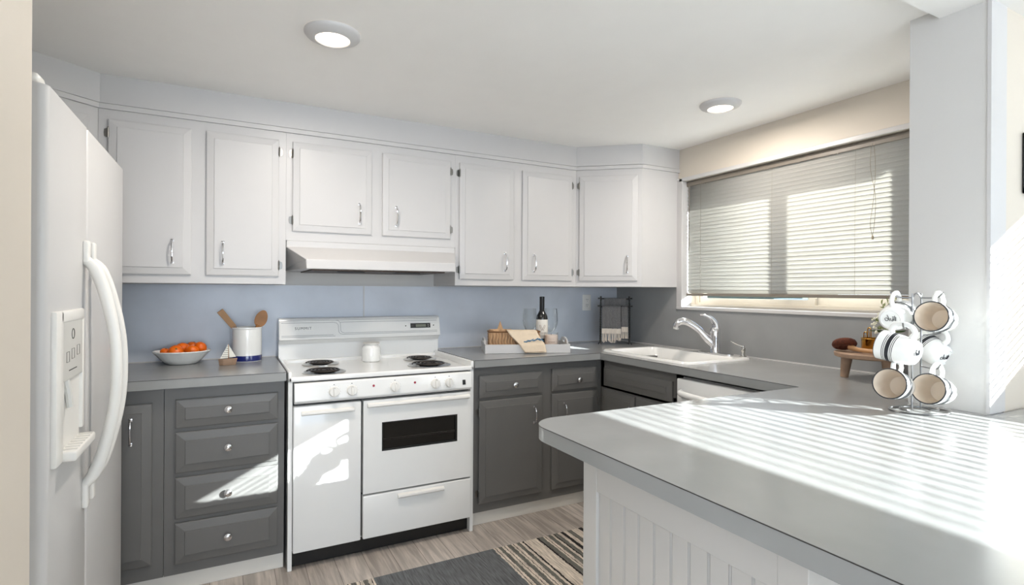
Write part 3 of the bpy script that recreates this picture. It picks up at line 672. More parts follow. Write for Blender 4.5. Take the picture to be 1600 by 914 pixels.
# ================================================================== REFRIGERATOR
FX=-3.035
t=thing('refrigerator','white side-by-side refrigerator with curved handles and ice dispenser','refrigerator',(FX,-1.25,0))
ob('cabinet_body',bx(-3.72,FX-0.075,-1.70,-0.70,0.02,1.755,0.006),appl_matte,smooth=True)
ob('base_grille',bx(-3.15,FX-0.05,-1.69,-0.705,0.0,0.09),plastic_grey)
def contour_door(y0,y1,name,bulge=0.0):
    """door seen from above: softly rounded vertical edges"""
    r=0.02; pts=[(FX-0.075,y0),(FX-r,y0)]
    pts+= [(FX-r+r*math.sin(math.radians(a)),y0+r-r*math.cos(math.radians(a))) for a in range(0,91,15)][1:]
    pts+= [(FX-r+r*math.cos(math.radians(a)),y1-0.008+0.008*math.sin(math.radians(a))) for a in range(0,91,30)] if name=='freezer_door' else [(FX-0.012+0.012*math.cos(math.radians(a)),y1-0.012+0.012*math.sin(math.radians(a))) for a in range(0,91,15)]
    pts+= [(FX-0.075,y1)]
    q=nb(); prism(q,pts,0.10,1.765); return ob(name,q,appl_matte,smooth=True,bevel=0.004)
fz=contour_door(-1.705,-1.312,'freezer_door'); 
def contour2(y0,y1):
    q=nb(); r=0.008
    pts=[(FX-0.075,y0),(FX-r,y0)]+[(FX-r+r*math.sin(math.radians(a)),y0+r-r*math.cos(math.radians(a))) for a in range(0,91,30)][1:]
    r=0.012; pts+=[(FX-r+r*math.cos(math.radians(a)),y1-r+r*math.sin(math.radians(a))) for a in range(0,91,15)]+[(FX-0.075,y1)]
    prism(q,pts,0.10,1.765); return ob('fridge_door',q,appl_matte,smooth=True,bevel=0.004)
fd=contour2(-1.302,-0.695)
ob('hinge_cover',bx(FX-0.12,FX-0.018,-1.698,-1.64,1.766,1.792,0.012,3),plastic,smooth=True)
ob('hinge_cover',bx(FX-0.12,FX-0.03,-0.80,-0.72,1.766,1.78,0.008,3),plastic,smooth=True)
def fr_handle(y,s):
    q=nb(); x=FX
    pts=[(x+0.004,y,1.375),(x+0.028,y,1.345),(x+0.052,y+s*0.004,1.27),(x+0.074,y+s*0.010,1.16),(x+0.080,y+s*0.012,1.05),(x+0.074,y+s*0.010,0.94),(x+0.052,y+s*0.004,0.83),(x+0.028,y,0.755),(x+0.004,y,0.72)]
    tube(q,pts,[0.013,0.017,0.016,0.0145,0.0145,0.0145,0.016,0.017,0.013],12,smooth=6)
    for z0,z1 in ((1.365,1.43),(0.655,0.725)): box(q,x-0.002,x+0.014,y-0.016,y+0.016,z0,z1,0.006,3)
    return q
ob('handle',fr_handle(-1.345,-1),plastic,fz,smooth=True); ob('handle',fr_handle(-1.268,1),plastic,fd,smooth=True)
# dispenser on the freezer door
q=nb(); yA,yB=-1.672,-1.385
box(q,FX-0.004,FX+0.012,yA,yA+0.06,0.86,1.235,0.006); box(q,FX-0.004,FX+0.010,yB-0.02,yB,0.90,1.235,0.005); box(q,FX-0.004,FX+0.012,yA+0.04,yB-0.01,1.205,1.235,0.006)
pp=[(FX+0.001,yA),(FX+0.001,yB-0.02)]
dp=ob('dispenser_surround',q,plastic,fz,smooth=True)
ob('dispenser_panel',bx(FX-0.002,FX+0.009,yA+0.055,yB-0.018,1.055,1.21,0.003),plastic_grey,dp)
ob('dispenser_recess',bx(FX-0.001,FX+0.0015,yA+0.058,yB-0.018,0.88,1.056),plastic,dp)
q=nb(); 
vs=[(FX,yA+0.058,0.835),(FX,yB-0.02,0.90),(FX+0.045,yB-0.03,0.90),(FX+0.045,yA+0.075,0.845)]
box(q,FX-0.002,FX+0.038,yA+0.058,yB-0.01,0.86,0.885,0.006,3); ob('drip_tray',q,plastic,dp,smooth=True)
q=nb()
for k in range(7): box(q,FX+0.004,FX+0.034,yA+0.08+k*0.028,yA+0.092+k*0.028,0.8845,0.886)
ob('drip_grille',q,plastic_grey,dp)
for (yy,zz) in ((-1.56,1.115),(-1.51,1.12),(-1.455,1.125)):
    q=nb(); tube(q,[(FX+0.0092,yy+a*0.014,zz+c*0.013) for a,c in ((-1,-1),(1,-1),(1,1),(-1,1))],0.0006,5,closed=True); ob('dispenser_button',q,dark_slot,dp)
q=nb(); tube(q,[(FX+0.0092,-1.51+0.013*math.cos(a*PI/8),1.172+0.013*math.sin(a*PI/8)) for a in range(16)],0.0012,5,closed=True); ob('dispenser_badge',q,dark_slot,dp)
q=nb(); box(q,FX+0.009,FX+0.0096,-1.55,-1.47,1.078,1.0805); ob('dispenser_marking',q,dark_slot,dp)
q=nb(); tube(q,[(FX+0.002,-1.55,1.055),(FX+0.008,-1.55,1.02),(FX+0.012,-1.55,0.985)],0.008,8); ob('dispenser_paddle',q,plastic_grey,dp,smooth=True)
# ================================================================== RUG
bm=nb(); box(bm,0,1.66,-0.88,0,0.0,0.007,0.002); 
o=obj('rug',bm,rug_m); o.location=(-2.62,-0.900,0.0005); tag(o,'flat woven runner rug with charcoal centre and cream and black striped end','rug')
# ================================================================== CEILING LIGHTS
def ceiling_light(x,y,label,watts):
    t=thing('ceiling_light',label,'ceiling light',(x,y,CZ),group=None)
    obj('trim_ring',lathe(nb(),[(0.100,-0.0005),(0.100,-0.006),(0.094,-0.014),(0.070,-0.024),(0.062,-0.026),(0.060,-0.022)],n=48),cab_white,t,smooth=True)
    obj('diffuser',lathe(nb(),[(0.0605,-0.022),(0.045,-0.026),(0,-0.028)],n=40),lit,t,smooth=True)
    l=lamp('bulb','AREA',(x,y,CZ-0.032),watts,(1.0,0.92,0.83)); l.data.shape='DISK'; l.data.size=0.11
    l.parent=t; l.location=(0,0,-0.034)
ceiling_light(-2.328,-1.245,'round white flush ceiling light over the stove side, nearer the refrigerator',9)
ceiling_light(-0.478,-1.40,'round white flush ceiling light near the window blind',8.5)
# ================================================================== BLINDS
def blind(label,x,y0,y1,ztop,zbot,pitch,ang,depth=0.025,cords=(0.08,0.42,0.72,0.93),wand=True,label2=None):
    t=thing('venetian_blind',label,'blind',(x,(y0+y1)/2,ztop))
    L=(y1-y0)/2
    obj('headrail',bx(-0.014,0.014,-L,L,-0.030,0,0.002),rail_m,t)
    bm=nb(); n=int((ztop-0.034-zbot-0.02)/pitch)+1; ca,sa=math.cos(ang),math.sin(ang)
    for k in range(n):
        z=-0.040-k*pitch; jz=random.uniform(-0.0006,0.0006)
        pts=[]
        for i in range(5):
            s=(i/4-0.5); cx=s*depth; cz=0.0022*(1-4*s*s)
            pts.append((cx*ca-cz*sa,cx*sa+cz*ca))
        top=[[bm.verts.new((p[0],yy,z+jz+p[1])) for p in pts] for yy in (-L,-L/3,L/3,L)]
        for a,c in zip(top,top[1:]):
            for i in range(4): bm.faces.new((a[i],a[i+1],c[i+1],c[i]))
    sl=obj('slats',bm,slat_m,t,smooth=True)
    so=sl.modifiers.new('s','SOLIDIFY'); so.thickness=0.0006
    zb=-(ztop-zbot)
    obj('bottom_rail',bx(-0.012,0.012,-L,L,zb,zb+0.018,0.003),rail_m,t)
    for f in cords:
        b=nb(); yy=-L+2*L*(1-f)
        for xx in (-0.0135,0.0135): tube(b,[(xx,yy,-0.02),(xx,yy,zb+0.01)],0.0006,5)
        obj('ladder_cord',b,cord_m,t)
    if wand:
        b=nb(); tube(b,[(-0.02,L-0.03,-0.02),(-0.022,L-0.032,-0.09),(-0.022,L-0.032,-0.46)],0.0028,8); obj('tilt_wand',b,rail_m,t,smooth=True)
        b=nb(); y=-L+0.335
        tube(b,[(-0.018,y,-0.02),(-0.02,y-0.008,-0.15),(-0.02,y+0.002,-0.3),(-0.02,y+0.014,-0.40),(-0.02,y+0.004,-0.46)],0.0011,6,smooth=5)
        tube(b,[(-0.018,y+0.012,-0.02),(-0.02,y+0.014,-0.14),(-0.02,y-0.008,-0.27),(-0.02,y-0.006,-0.38),(-0.02,y+0.003,-0.46)],0.0011,6,smooth=5)
        box(b,-0.024,-0.016,y-0.001,y+0.007,-0.475,-0.458,0.002)
        obj('pull_cord',b,cord_m,t,smooth=True)
        b=nb()
        for f in (0.1,0.4,0.66,0.9): 
            yy=L-2*L*f
            for dy in (-0.008,0.008): box(b,-0.0155,-0.014,yy+dy-0.003,yy+dy+0.003,-0.034,-0.030)
        obj('valance_clips',b,rail_m,t)
    return t
blind('wide taupe venetian blind lowered over the kitchen window',0.040,WY0+0.004,WY1-0.006,2.016,1.262,0.0228,math.radians(-66),depth=0.0255)
blind('pale venetian blind in the high dining room window out of view',DX-0.0,DY0+0.01,DY1-0.01,2.018,1.43,0.025,math.radians(-3),wand=False)
# ================================================================== COUNTER ITEMS, LEFT
# fruit bowl
t=thing('fruit_bowl','white fluted oval bowl of mandarins on the left countertop','bowl',(-2.868,-0.135,CT))
bm=nb(); n=72; prof=[(0.0,0.004,0),(0.055,0.004,0),(0.058,0.0,0),(0.075,0.004,0.1),(0.100,0.024,0.3),(0.124,0.050,0.6),(0.138,0.064,1),(0.136,0.068,1),(0.122,0.054,0.6),(0.096,0.028,0.3),(0.07,0.009,0.1),(0.0,0.008,0)]
rings=[]
for r_,z,w_ in prof:
    if r_==0: rings.append([bm.verts.new((0,0,z))]); continue
    rings.append([bm.verts.new((r_*(1+0.014*w_*math.cos(24*2*PI*i/n))*math.cos(2*PI*i/n)*0.92,r_*(1+0.014*w_*math.cos(24*2*PI*i/n))*math.sin(2*PI*i/n)*0.8,z)) for i in range(n)])
for a,c in zip(rings,rings[1:]):
    for i in range(n):
        j=(i+1)%n
        if len(a)==1: bm.faces.new((a[0],c[i],c[j]))
        elif len(c)==1: bm.faces.new((a[j],a[i],c[0]))
        else: bm.faces.new((a[j],a[i],c[i],c[j]))
obj('shell',bm,porc,t,smooth=True)
def mandarin(p,r,rot,label):
    t=thing('mandarin',label,'mandarin',p,group='mandarins in the white bowl',rot=rot)
    bm=nb(); bmesh.ops.create_uvsphere(bm,u_segments=28,v_segments=18,radius=r)
    for v in bm.verts:
        k=v.co.z/r; v.co.z*=0.86; v.co.z-= 0.16*r*max(0,k-0.75)*4*0.5; a=math.atan2(v.co.y,v.co.x); v.co.x*=1+0.012*math.cos(5*a); v.co.y*=1+0.012*math.cos(5*a)
    obj('fruit',bm,orange,t,smooth=True)
    obj('stem',lathe(nb(),[(0.004,0.74*r),(0.0045,0.80*r),(0.002,0.83*r),(0,0.83*r)],n=8),stem_m,t,smooth=True)
cx,cy=-2.868,-0.135
mandarin((-2.940,-0.137,CT+0.063),0.023,(0.3,0.2,0),'small mandarin at the left end of the bowl')
mandarin((-2.893,-0.168,CT+0.066),0.033,(0.9,-0.3,0.4),'front mandarin left of centre in the bowl, largest')
mandarin((-2.868,-0.105,CT+0.074),0.033,(-0.3,0.5,1.0),'mandarin behind and between the two front ones')
mandarin((-2.823,-0.158,CT+0.066),0.031,(0.7,0.4,2.0),'front mandarin right of centre in the bowl')
mandarin((-2.790,-0.112,CT+0.076),0.031,(-0.5,0.9,0.3),'mandarin at the right end of the bowl, standing highest')
mandarin((-2.826,-0.052,CT+0.080),0.027,(0.1,0.3,0.9),'mandarin at the back of the bowl against the splashback side')
# boat
t=thing('toy_sailboat','tiny wooden sailboat ornament with striped white sails before the utensil crock','ornament',(-2.664,-0.285,CT))
bm=nb(); 
top=[(-0.043,0,0.032),(-0.02,-0.014,0.030),(0.02,-0.014,0.030),(0.043,0,0.034),(0.02,0.014,0.030),(-0.02,0.014,0.030)]
bot=[(-0.038,0,0),(-0.02,-0.010,0),(0.02,-0.010,0),(0.036,0,0),(0.02,0.010,0),(-0.02,0.010,0)]
va=[bm.verts.new(p) for p in bot]; vb=[bm.verts.new(p) for p in top]
bm.faces.new(va[::-1]); bm.faces.new(vb)
for i in range(6): bm.faces.new((va[i],va[(i+1)%6],vb[(i+1)%6],vb[i]))
obj('hull',bm,wood_dark,t,bevel=0.0015)
obj('mast',tube(nb(),[(0.002,0,0.03),(0.002,0,0.104)],0.0015,8),wood,t)
def tri(pts,th=0.002):
    bm=nb(); a=[bm.verts.new((p[0],-th/2,p[1])) for p in pts]; b=[bm.verts.new((p[0],th/2,p[1])) for p in pts]
    bm.faces.new(a); bm.faces.new(b[::-1])
    for i in range(len(pts)): bm.faces.new((a[i],a[(i+1)%len(pts)],b[(i+1)%len(pts)],b[i]))
    return bm
ms=obj('main_sail',tri([(-0.034,0.034),(0.003,0.036),(0.001,0.104)]),canvas,t); obj('jib_sail',tri([(0.006,0.038),(0.036,0.040),(0.004,0.098)]),canvas,t)
b=nb()
for k in range(6):
    z=0.042+k*0.010; xl=-0.034+(z-0.034)/0.07*0.035; box(b,xl+0.003,0.001,-0.0016,-0.001,z,z+0.0016)
obj('sail_stripes',b,ink,ms)
# crock
t=thing('utensil_crock','white ribbed crock with a navy base band holding wooden utensils','crock',(-2.574,-0.135,CT))
b=nb(); pr=[(0.0,0.0),(0.069,0.0),(0.071,0.004),(0.071,0.032)]
z=0.034
while z<0.166: pr+=[(0.071,z),(0.0702,z+0.003)]; z+=0.006
pr+=[(0.071,0.170),(0.0735,0.173),(0.0735,0.178),(0.067,0.178),(0.0655,0.17),(0.0655,0.01),(0,0.01)]
lathe(b,pr,n=56); obj('pot',b,porc,t,smooth=True)
obj('navy_band',lathe(nb(),[(0.0713,0.003),(0.0718,0.006),(0.0718,0.029),(0.0713,0.031)],n=56),navy,t,smooth=True)
def blade(bm,p0,p1,w0,w1,th,up):
    d=(Vector(p1)-Vector(p0)).normalized(); s=d.cross(Vector(up)).normalized(); u=s.cross(d)
    vs=[]
    for p,w in ((p0,w0),(p1,w1)):
        for a,c in ((-1,-1),(1,-1),(1,1),(-1,1)): vs.append(bm.verts.new(Vector(p)+s*a*w/2+u*c*th/2))
    bm.faces.new(vs[:4][::-1]); bm.faces.new(vs[4:])
    for i in range(4): bm.faces.new((vs[i],vs[(i+1)%4],vs[4+(i+1)%4],vs[4+i]))
bm=nb(); blade(bm,(-2.585,-0.13,CT+0.012),(-2.636,-0.135,CT+0.178),0.014,0.024,0.007,(0,1,0)); blade(bm,(-2.636,-0.135,CT+0.178),(-2.702,-0.150,CT+0.266),0.028,0.033,0.006,(0,1,0))
tag(obj('wooden_spatula',bm,wood,bevel=0.002),'pale wooden spatula leaning left in the white crock','spatula')
bm=nb(); tube(bm,[(-2.57,-0.14,CT+0.012),(-2.545,-0.15,CT+0.12),(-2.523,-0.155,CT+0.190)],[0.006,0.006,0.010],10,smooth=4)
q=nb(); bmesh.ops.create_uvsphere(q,u_segments=24,v_segments=14,radius=1)
for v in q.verts:
    v.co.x*=0.030*(1-0.12*v.co.z); v.co.y*=0.009; v.co.z*=0.046
    if v.co.y<0: v.co.y*=0.2
xf(q,Matrix.Translation((-2.508,-0.158,CT+0.222))@Matrix.Rotation(0.35,4,'Y')); me=bpy.data.meshes.new('q'); q.to_mesh(me); q.free(); bm.from_mesh(me)
tag(obj('wooden_spoon',bm,bamboo,smooth=True),'brown wooden spoon standing upright in the white crock','spoon')
# candle jar on the stove
t=thing('lidded_jar','white glazed jar with a wide lip on the stovetop between the burners','jar',(-1.938,-0.205,0.8832))
obj('pot',lathe(nb(),[(0,0),(0.046,0),(0.051,0.004),(0.052,0.03),(0.052,0.072),(0.048,0.084),(0.039,0.093),(0.038,0.097)],n=40),porc,t,smooth=True)
obj('lid',lathe(nb(),[(0.038,0.097),(0.047,0.099),(0.047,0.106),(0.043,0.109),(0.02,0.110),(0,0.110)],n=40),plastic_grey,t,smooth=True)
# ================================================================== TRAY GROUP
TA=math.radians(-20); TO=Vector((-1.312,-0.405,CT))
e_=Vector((math.cos(TA),math.sin(TA),0)); n_=Vector((-math.sin(TA),math.cos(TA),0))
def tp(e,n,z=0): return TO+e_*e+n_*n+Vector((0,0,z))
t=thing('serving_tray','white wooden serving tray with cut-out handles on the right counter','tray',TO,TA)
TW,TD=0.52,0.28
obj('base',bx(0.006,TW-0.006,0.006,TD-0.006,0.0005,0.010),cab_white,t)
b=nb(); box(b,0.0,TW,0,0.010,0.0005,0.054,0.002); box(b,0,TW,TD-0.010,TD,0.0005,0.054,0.002); obj('side_rail',b,cab_white,t)
def tray_end(x):
    # end board with humped top and hole, outline in (y,z)
    out=[(0.011,0.0006),(TD-0.011,0.0006),(TD-0.011,0.054)]
    for k in range(9):
        a=PI*k/8; out.append((TD/2+0.085*math.cos(a),0.054+0.034*math.sin(a)**0.8))
    out.append((0.011,0.054))
    hole=[(TD/2+0.035*math.cos(2*PI*k/16),0.064+0.009*math.sin(2*PI*k/16)) for k in range(16)]
    bm=nb(); ed=[]
    for lp in (out,hole):
        vs=[bm.verts.new((x,p[0],p[1])) for p in lp]; ed+=[bm.edges.new((vs[i],vs[(i+1)%len(vs)])) for i in range(len(vs))]
    bmesh.ops.triangle_fill(bm,use_beauty=True,use_dissolve=True,edges=ed)
    r=bmesh.ops.extrude_face_region(bm,geom=list(bm.faces)); vs=[g for g in r['geom'] if isinstance(g,bmesh.types.BMVert)]
    bmesh.ops.translate(bm,vec=(0.009,0,0),verts=vs); return bm
obj('end_board',tray_end(0.0005),cab_white,t); obj('end_board',tray_end(TW-0.0095),cab_white,t)
# basket with star
bt=tp(0.03,0.06,0.0105)
t=thing('woven_basket','woven seagrass basket with a dark rim on the left of the tray','basket',bt,TA)
bm=nb(); w_,d_,h_=0.315,0.11,0.115
cols=[];
def bo(z,k):
    return rrect(-k,w_+k,-k,d_+k,0.02,4)
rings=[]
for i in range(14):
    z=h_*i/13; k=0.002*(i%2); rings.append([bm.verts.new((p[0],p[1],z)) for p in bo(z,k)])
for a,c in zip(rings,rings[1:]):
    for i in range(len(a)): bm.faces.new((a[i],a[(i+1)%len(a)],c[(i+1)%len(a)],c[i]))
bm.faces.new(rings[0][::-1]); 
inner=[bm.verts.new((p[0],p[1],h_)) for p in rrect(0.008,w_-0.008,0.008,d_-0.008,0.015,4)]; ib=[bm.verts.new((p[0],p[1],0.01)) for p in rrect(0.008,w_-0.008,0.008,d_-0.008,0.015,4)]
for i in range(len(inner)):
    j=(i+1)%len(inner); bm.faces.new((rings[-1][i],rings[-1][j],inner[j],inner[i])); bm.faces.new((inner[i],inner[j],ib[j],ib[i]))
bm.faces.new(ib)
obj('basket_body',bm,wicker,t,smooth=True)
b=nb()   # bulging vertical coils
for k in range(17):
    x=0.01+k*(w_-0.02)/16; tube(b,[(x,-0.003,0.004),(x+0.003,-0.0065,0.03),(x-0.003,-0.0045,0.058),(x+0.003,-0.0065,0.085),(x,-0.003,0.108)],0.0058,7,smooth=3)
obj('woven_strands',b,wicker,t,smooth=True)
obj('rim',tube(nb(),[(p[0],p[1],h_) for p in rrect(-0.001,w_+0.001,-0.001,d_+0.001,0.02,4)],0.0045,8,closed=True),rim_wood,t,smooth=True)
st=tp(0.118,0.075,0.0)
bm=nb(); pts=[]
for k in range(10):
    a=PI/2+k*PI/5; rr_=0.075 if k%2==0 else 0.030; pts.append((rr_*math.cos(a),rr_*math.sin(a)))
a=[bm.verts.new((p[0],0.0,p[1])) for p in pts]; c=bm.verts.new((0,-0.014,0)); c2=bm.verts.new((0,0.010,0))
for i in range(10): bm.faces.new((a[i],a[(i+1)%10],c)); bm.faces.new((a[(i+1)%10],a[i],c2))
o=obj('star_ornament',bm,wicker); o.location=tp(0.100,0.082,0.118); o.rotation_euler=(-0.15,0,TA); tag(o,'brown woven five-point star standing in the seagrass basket','ornament')
# bottle
t=thing('wine_bottle','dark wine bottle with a cream label and black capsule on the tray','bottle',(-0.880,-0.340,CT+0.0105))
obj('glass_body',lathe(nb(),[(0,0.003),(0.034,0),(0.037,0.004),(0.0375,0.03),(0.0375,0.185),(0.034,0.207),(0.022,0.228),(0.0152,0.243),(0.0148,0.30),(0.0148,0.320),(0,0.321)],n=40),wine,t,smooth=True)
obj('label',lathe(nb(),[(0.0378,0.062),(0.0382,0.063),(0.0382,0.182),(0.0378,0.183)],n=40),label_m,t,smooth=True)
obj('capsule',lathe(nb(),[(0.0152,0.243),(0.0160,0.248),(0.0158,0.318),(0.0162,0.320),(0.0162,0.328),(0.014,0.330),(0,0.330)],n=32),foil,t,smooth=True)
b=nb(); q=0.0388
def onlab(pts,r=0.0006):  # pts as (angle offset from camera facing, z)
    tube(b,[(q*math.cos(-2.02+a),q*math.sin(-2.02+a),z) for a,z in pts],r,5)
for s in (-1,1):
    onlab([(s*0.03,0.118),(s*0.25,0.124),(s*0.42,0.138),(s*0.46,0.150)],0.0009); onlab([(s*0.05,0.128),(s*0.2,0.135),(s*0.3,0.15)],0.0009); onlab([(s*0.1,0.117),(s*0.28,0.112)],0.0008)
onlab([(-0.05,0.118),(0,0.132),(0.05,0.118),(-0.05,0.118)],0.0009)
for z,l in ((0.100,0.32),(0.093,0.22),(0.080,0.28)): onlab([(a,z) for a in [(-l+2*l*i/8) for i in range(9)]],0.0008)
obj('label_print',b,rim_wood,t,smooth=True)
def wine_glass(x,y,label):
    t=thing('wine_glass',label,'wine glass',(x,y,CT+0.0105),group='clear wine glasses on the tray')
    obj('bowl_and_stem',lathe(nb(),[(0,0.0),(0.036,0.0005),(0.036,0.0015),(0.012,0.005),(0.0045,0.012),(0.0038,0.05),(0.0045,0.088),(0.014,0.098),(0.033,0.118),(0.0445,0.148),(0.0465,0.172),(0.044,0.215),(0.0405,0.250),(0.0395,0.250),(0.0432,0.215),(0.0455,0.172),(0.0435,0.149),(0.0322,0.120),(0.012,0.1005),(0,0.097)],n=48),wineglass_m,t,smooth=True)
    obj('rim',lathe(nb(),[(0.0394,0.2495),(0.040,0.2510),(0.0406,0.2495)],n=48),wineglass_m,t,smooth=True)
wine_glass(-0.928,-0.268,'empty wine glass standing left of the wine bottle')
wine_glass(-0.788,-0.300,'empty wine glass standing right of the wine bottle')
t=thing('candle_jar','blush candle in a glass tumbler in front of the wine bottle','candle',(-0.862,-0.424,CT+0.0105))
obj('wax',lathe(nb(),[(0,0.002),(0.040,0.002),(0.042,0.006),(0.042,0.088),(0.040,0.090),(0,0.088)],n=40),wax,t,smooth=True)
obj('tumbler',lathe(nb(),[(0,0),(0.042,0),(0.044,0.004),(0.044,0.105),(0.0428,0.105),(0.0428,0.005)],n=40),wineglass_m,t,smooth=True)
b=nb(); q=0.0446
for z,l in ((0.066,0.42),(0.050,0.50),(0.046,0.50),(0.032,0.30),(0.020,0.45)):
    for k in range(7):
        a0=-2.05-l+2*l*k/7; tube(b,[(q*math.cos(a0+j*l/18),q*math.sin(a0+j*l/18),z) for j in range(4)],0.0009 if z in(0.05,0.046) else 0.0005,4)
obj('printed_text',b,rim_wood,t,smooth=True)
obj('wick',tube(nb(),[(0,0,0.088),(0.001,0,0.098)],0.001,6),ink,t)
# tea towel draped over basket and tray
bm=nb(); rows=[]
path=[ # (e_left,e_right,n,z)
 (0.135,0.315,0.125,0.1285),(0.135,0.315,0.060,0.1335),(0.140,0.320,0.047,0.127),(0.160,0.333,0.034,0.098),(0.185,0.350,0.015,0.070),(0.198,0.357,-0.002,0.058),(0.206,0.360,-0.010,0.050),(0.222,0.366,-0.013,0.025),(0.240,0.370,-0.016,0.003)]
N=14
pp=[]
for k in range(len(path)-1):
    for s in range(3):
        a=path[k]; c=path[k+1]; f=s/3; pp.append([a[i]+(c[i]-a[i])*f for i in range(4)])
pp.append(list(path[-1]))
for ri,(el,er,nn,z) in enumerate(pp):
    row=[]
    for i in range(N+1):
        f=i/N; wv=0.0015*math.sin(f*9+ri*0.4)+0.0015*math.sin(f*4)
        row.append(bm.verts.new(tp(el+(er-el)*f,nn-abs(wv),z+0.0015)))
    rows.append(row)
for a,c in zip(rows,rows[1:]):
    for i in range(N): bm.faces.new((a[i],a[i+1],c[i+1],c[i]))
t=thing('tea_towel','beige linen tea towel with blue embroidery draped over the tray edge','towel',tp(0.26,0.0,0))
tw=ob('cloth',bm,linen,smooth=True); so=tw.modifiers.new('s','SOLIDIFY'); so.thickness=0.004; so.offset=1
b=nb()
rnd=random.Random(3)
for k in range(26):
    f=k/25; e0=0.232+0.108*f; zc=0.066+0.012*f+rnd.uniform(-0.004,0.004); nn=0.006
    a=tp(e0,nn-0.004-0.005*rnd.random(),zc+0.006); c=tp(e0+0.014,nn-0.006,zc+0.006+rnd.uniform(-0.006,0.009)); tube(b,[a,c],0.0022,5)
ob('embroidery',b,embro,tw)
b=nb(); tube(b,[tp(0.236,-0.020,0.009),tp(0.30,-0.0215,0.011),tp(0.369,-0.020,0.012)],0.0012,5); tube(b,[tp(0.142,0.044,0.128),tp(0.165,0.029,0.098),tp(0.203,-0.010,0.058),tp(0.224,-0.017,0.03)],0.0012,5)
ob('stitched_hem',b,rim_wood,tw,smooth=True)
# ================================================================== TOWEL RACK
t=thing('towel_rack','black twisted-iron countertop towel rack in the corner by the outlet','rack',(-0.20,-0.24,CT))
RA=math.radians(-38); e2=Vector((math.cos(RA),math.sin(RA),0)); n2=Vector((-math.sin(RA),math.cos(RA),0)); RO=Vector((-0.331,-0.232,CT))
def rp(e,n,z): return RO+e2*e+n2*n*0.8+Vector((0,0,z))
RW=0.200
def twist(a,c,r=0.004):
    q=nb(); a=Vector(a); c=Vector(c); d=c-a; L=d.length; d.normalize(); u=d.orthogonal().normalized(); v=d.cross(u)
    for ph in (0,PI):
        m=max(8,int(L/0.004)); tube(q,[a+d*L*i/m+(u*math.cos(ph+i*0.75)+v*math.sin(ph+i*0.75))*0.0028 for i in range(m+1)],0.0030,6)
    return q
for e in (0,RW):
    s=-1 if e==0 else 1
    ob('post',twist(rp(e,0.0,0.012),rp(e,0.0,0.275)),iron,smooth=True)
    ob('post',twist(rp(e+s*0.004,0.075,0.012),rp(e,0.075,0.335)),iron,smooth=True)
    q=nb()
    for n in (0,0.075):
        tube(q,[rp(e,n,0.035),rp(e+s*0.004,n,0.018),rp(e+s*0.012,n,0.006),rp(e+s*0.016,n,0.0035)],0.0035,7,smooth=3); tube(q,[rp(e,n,0.035),rp(e-s*0.002,n-0.01,0.014),rp(e-s*0.004,n-0.014,0.0035)],0.0035,7,smooth=3)
    ob('foot',q,iron,smooth=True)
    for (n,z) in ((0,0.272),(0.075,0.325)):
        q=nb(); tube(q,[rp(e-s*0.002,n,z),rp(e+s*0.012,n,z),rp(e+s*0.020,n,z)],[0.004,0.004,0.0065],8); tube(q,[rp(e,n,z-0.012),rp(e,n,z+0.016)],0.0065,8)
        ob('finial',q,iron,smooth=True)
for n,z in ((0,0.268),(0.075,0.322)):
    ob('crossbar',tube(nb(),[rp(0.003,n,z),rp(RW/2,n,z+0.003),rp(RW-0.003,n,z)],0.0045,8,smooth=3),iron,smooth=True)
t=thing('hand_towel','grey mesh hand towel with cream fringed border hanging on the iron rack','towel',(-0.21,-0.27,CT))
def cloth(e0,e1,n,z0,z1,off,mtl,name,drape=0.002):
    bm=nb(); N=20; M=10; rows=[]
    for j in range(M+1):
        z=z1+(z0-z1)*j/M; rows.append([bm.verts.new(rp((e0+(e1-e0)*i/N)*0.85,n+off+drape*math.sin(i*1.3+j*0.15)-0.0*j,z)) for i in range(N+1)])
    for a,c in zip(rows,rows[1:]):
        for i in range(N): bm.faces.new((a[i],a[i+1],c[i+1],c[i]))
    o=ob(name,bm,mtl,smooth=True); so=o.modifiers.new('s','SOLIDIFY'); so.thickness=0.002; return o
cloth(0.012,0.165,0,0.112,0.276,-0.009,towel_g,'front_mesh'); cloth(0.17,0.222,0,0.125,0.276,-0.004,towel_g,'side_mesh'); cloth(0.03,0.21,0.075,0.16,0.328,-0.009,towel_g,'back_mesh')
cloth(0.010,0.168,0,0.078,0.114,-0.011,towel_w,'front_border'); cloth(0.170,0.224,0,0.09,0.127,-0.004,towel_w,'side_border')
b=nb(); rnd=random.Random(5)
for k in range(20):
    e=(0.014+0.150*k/19)*0.85; l=0.052+rnd.uniform(-0.008,0.014); tube(b,[rp(e,-0.012,0.079),rp(e+rnd.uniform(-0.004,0.004),-0.014,0.079-l*0.5),rp(e+rnd.uniform(-0.005,0.005),-0.013,0.079-l)],[0.0022,0.0024,0.0032],6,smooth=3)
for k in range(6):
    e=(0.175+0.045*k/5)*0.85; tube(b,[rp(e,-0.005,0.091),rp(e+rnd.uniform(-0.003,0.003),-0.006,0.045)],[0.002,0.003],6)
ob('fringe',b,towel_w,smooth=True)
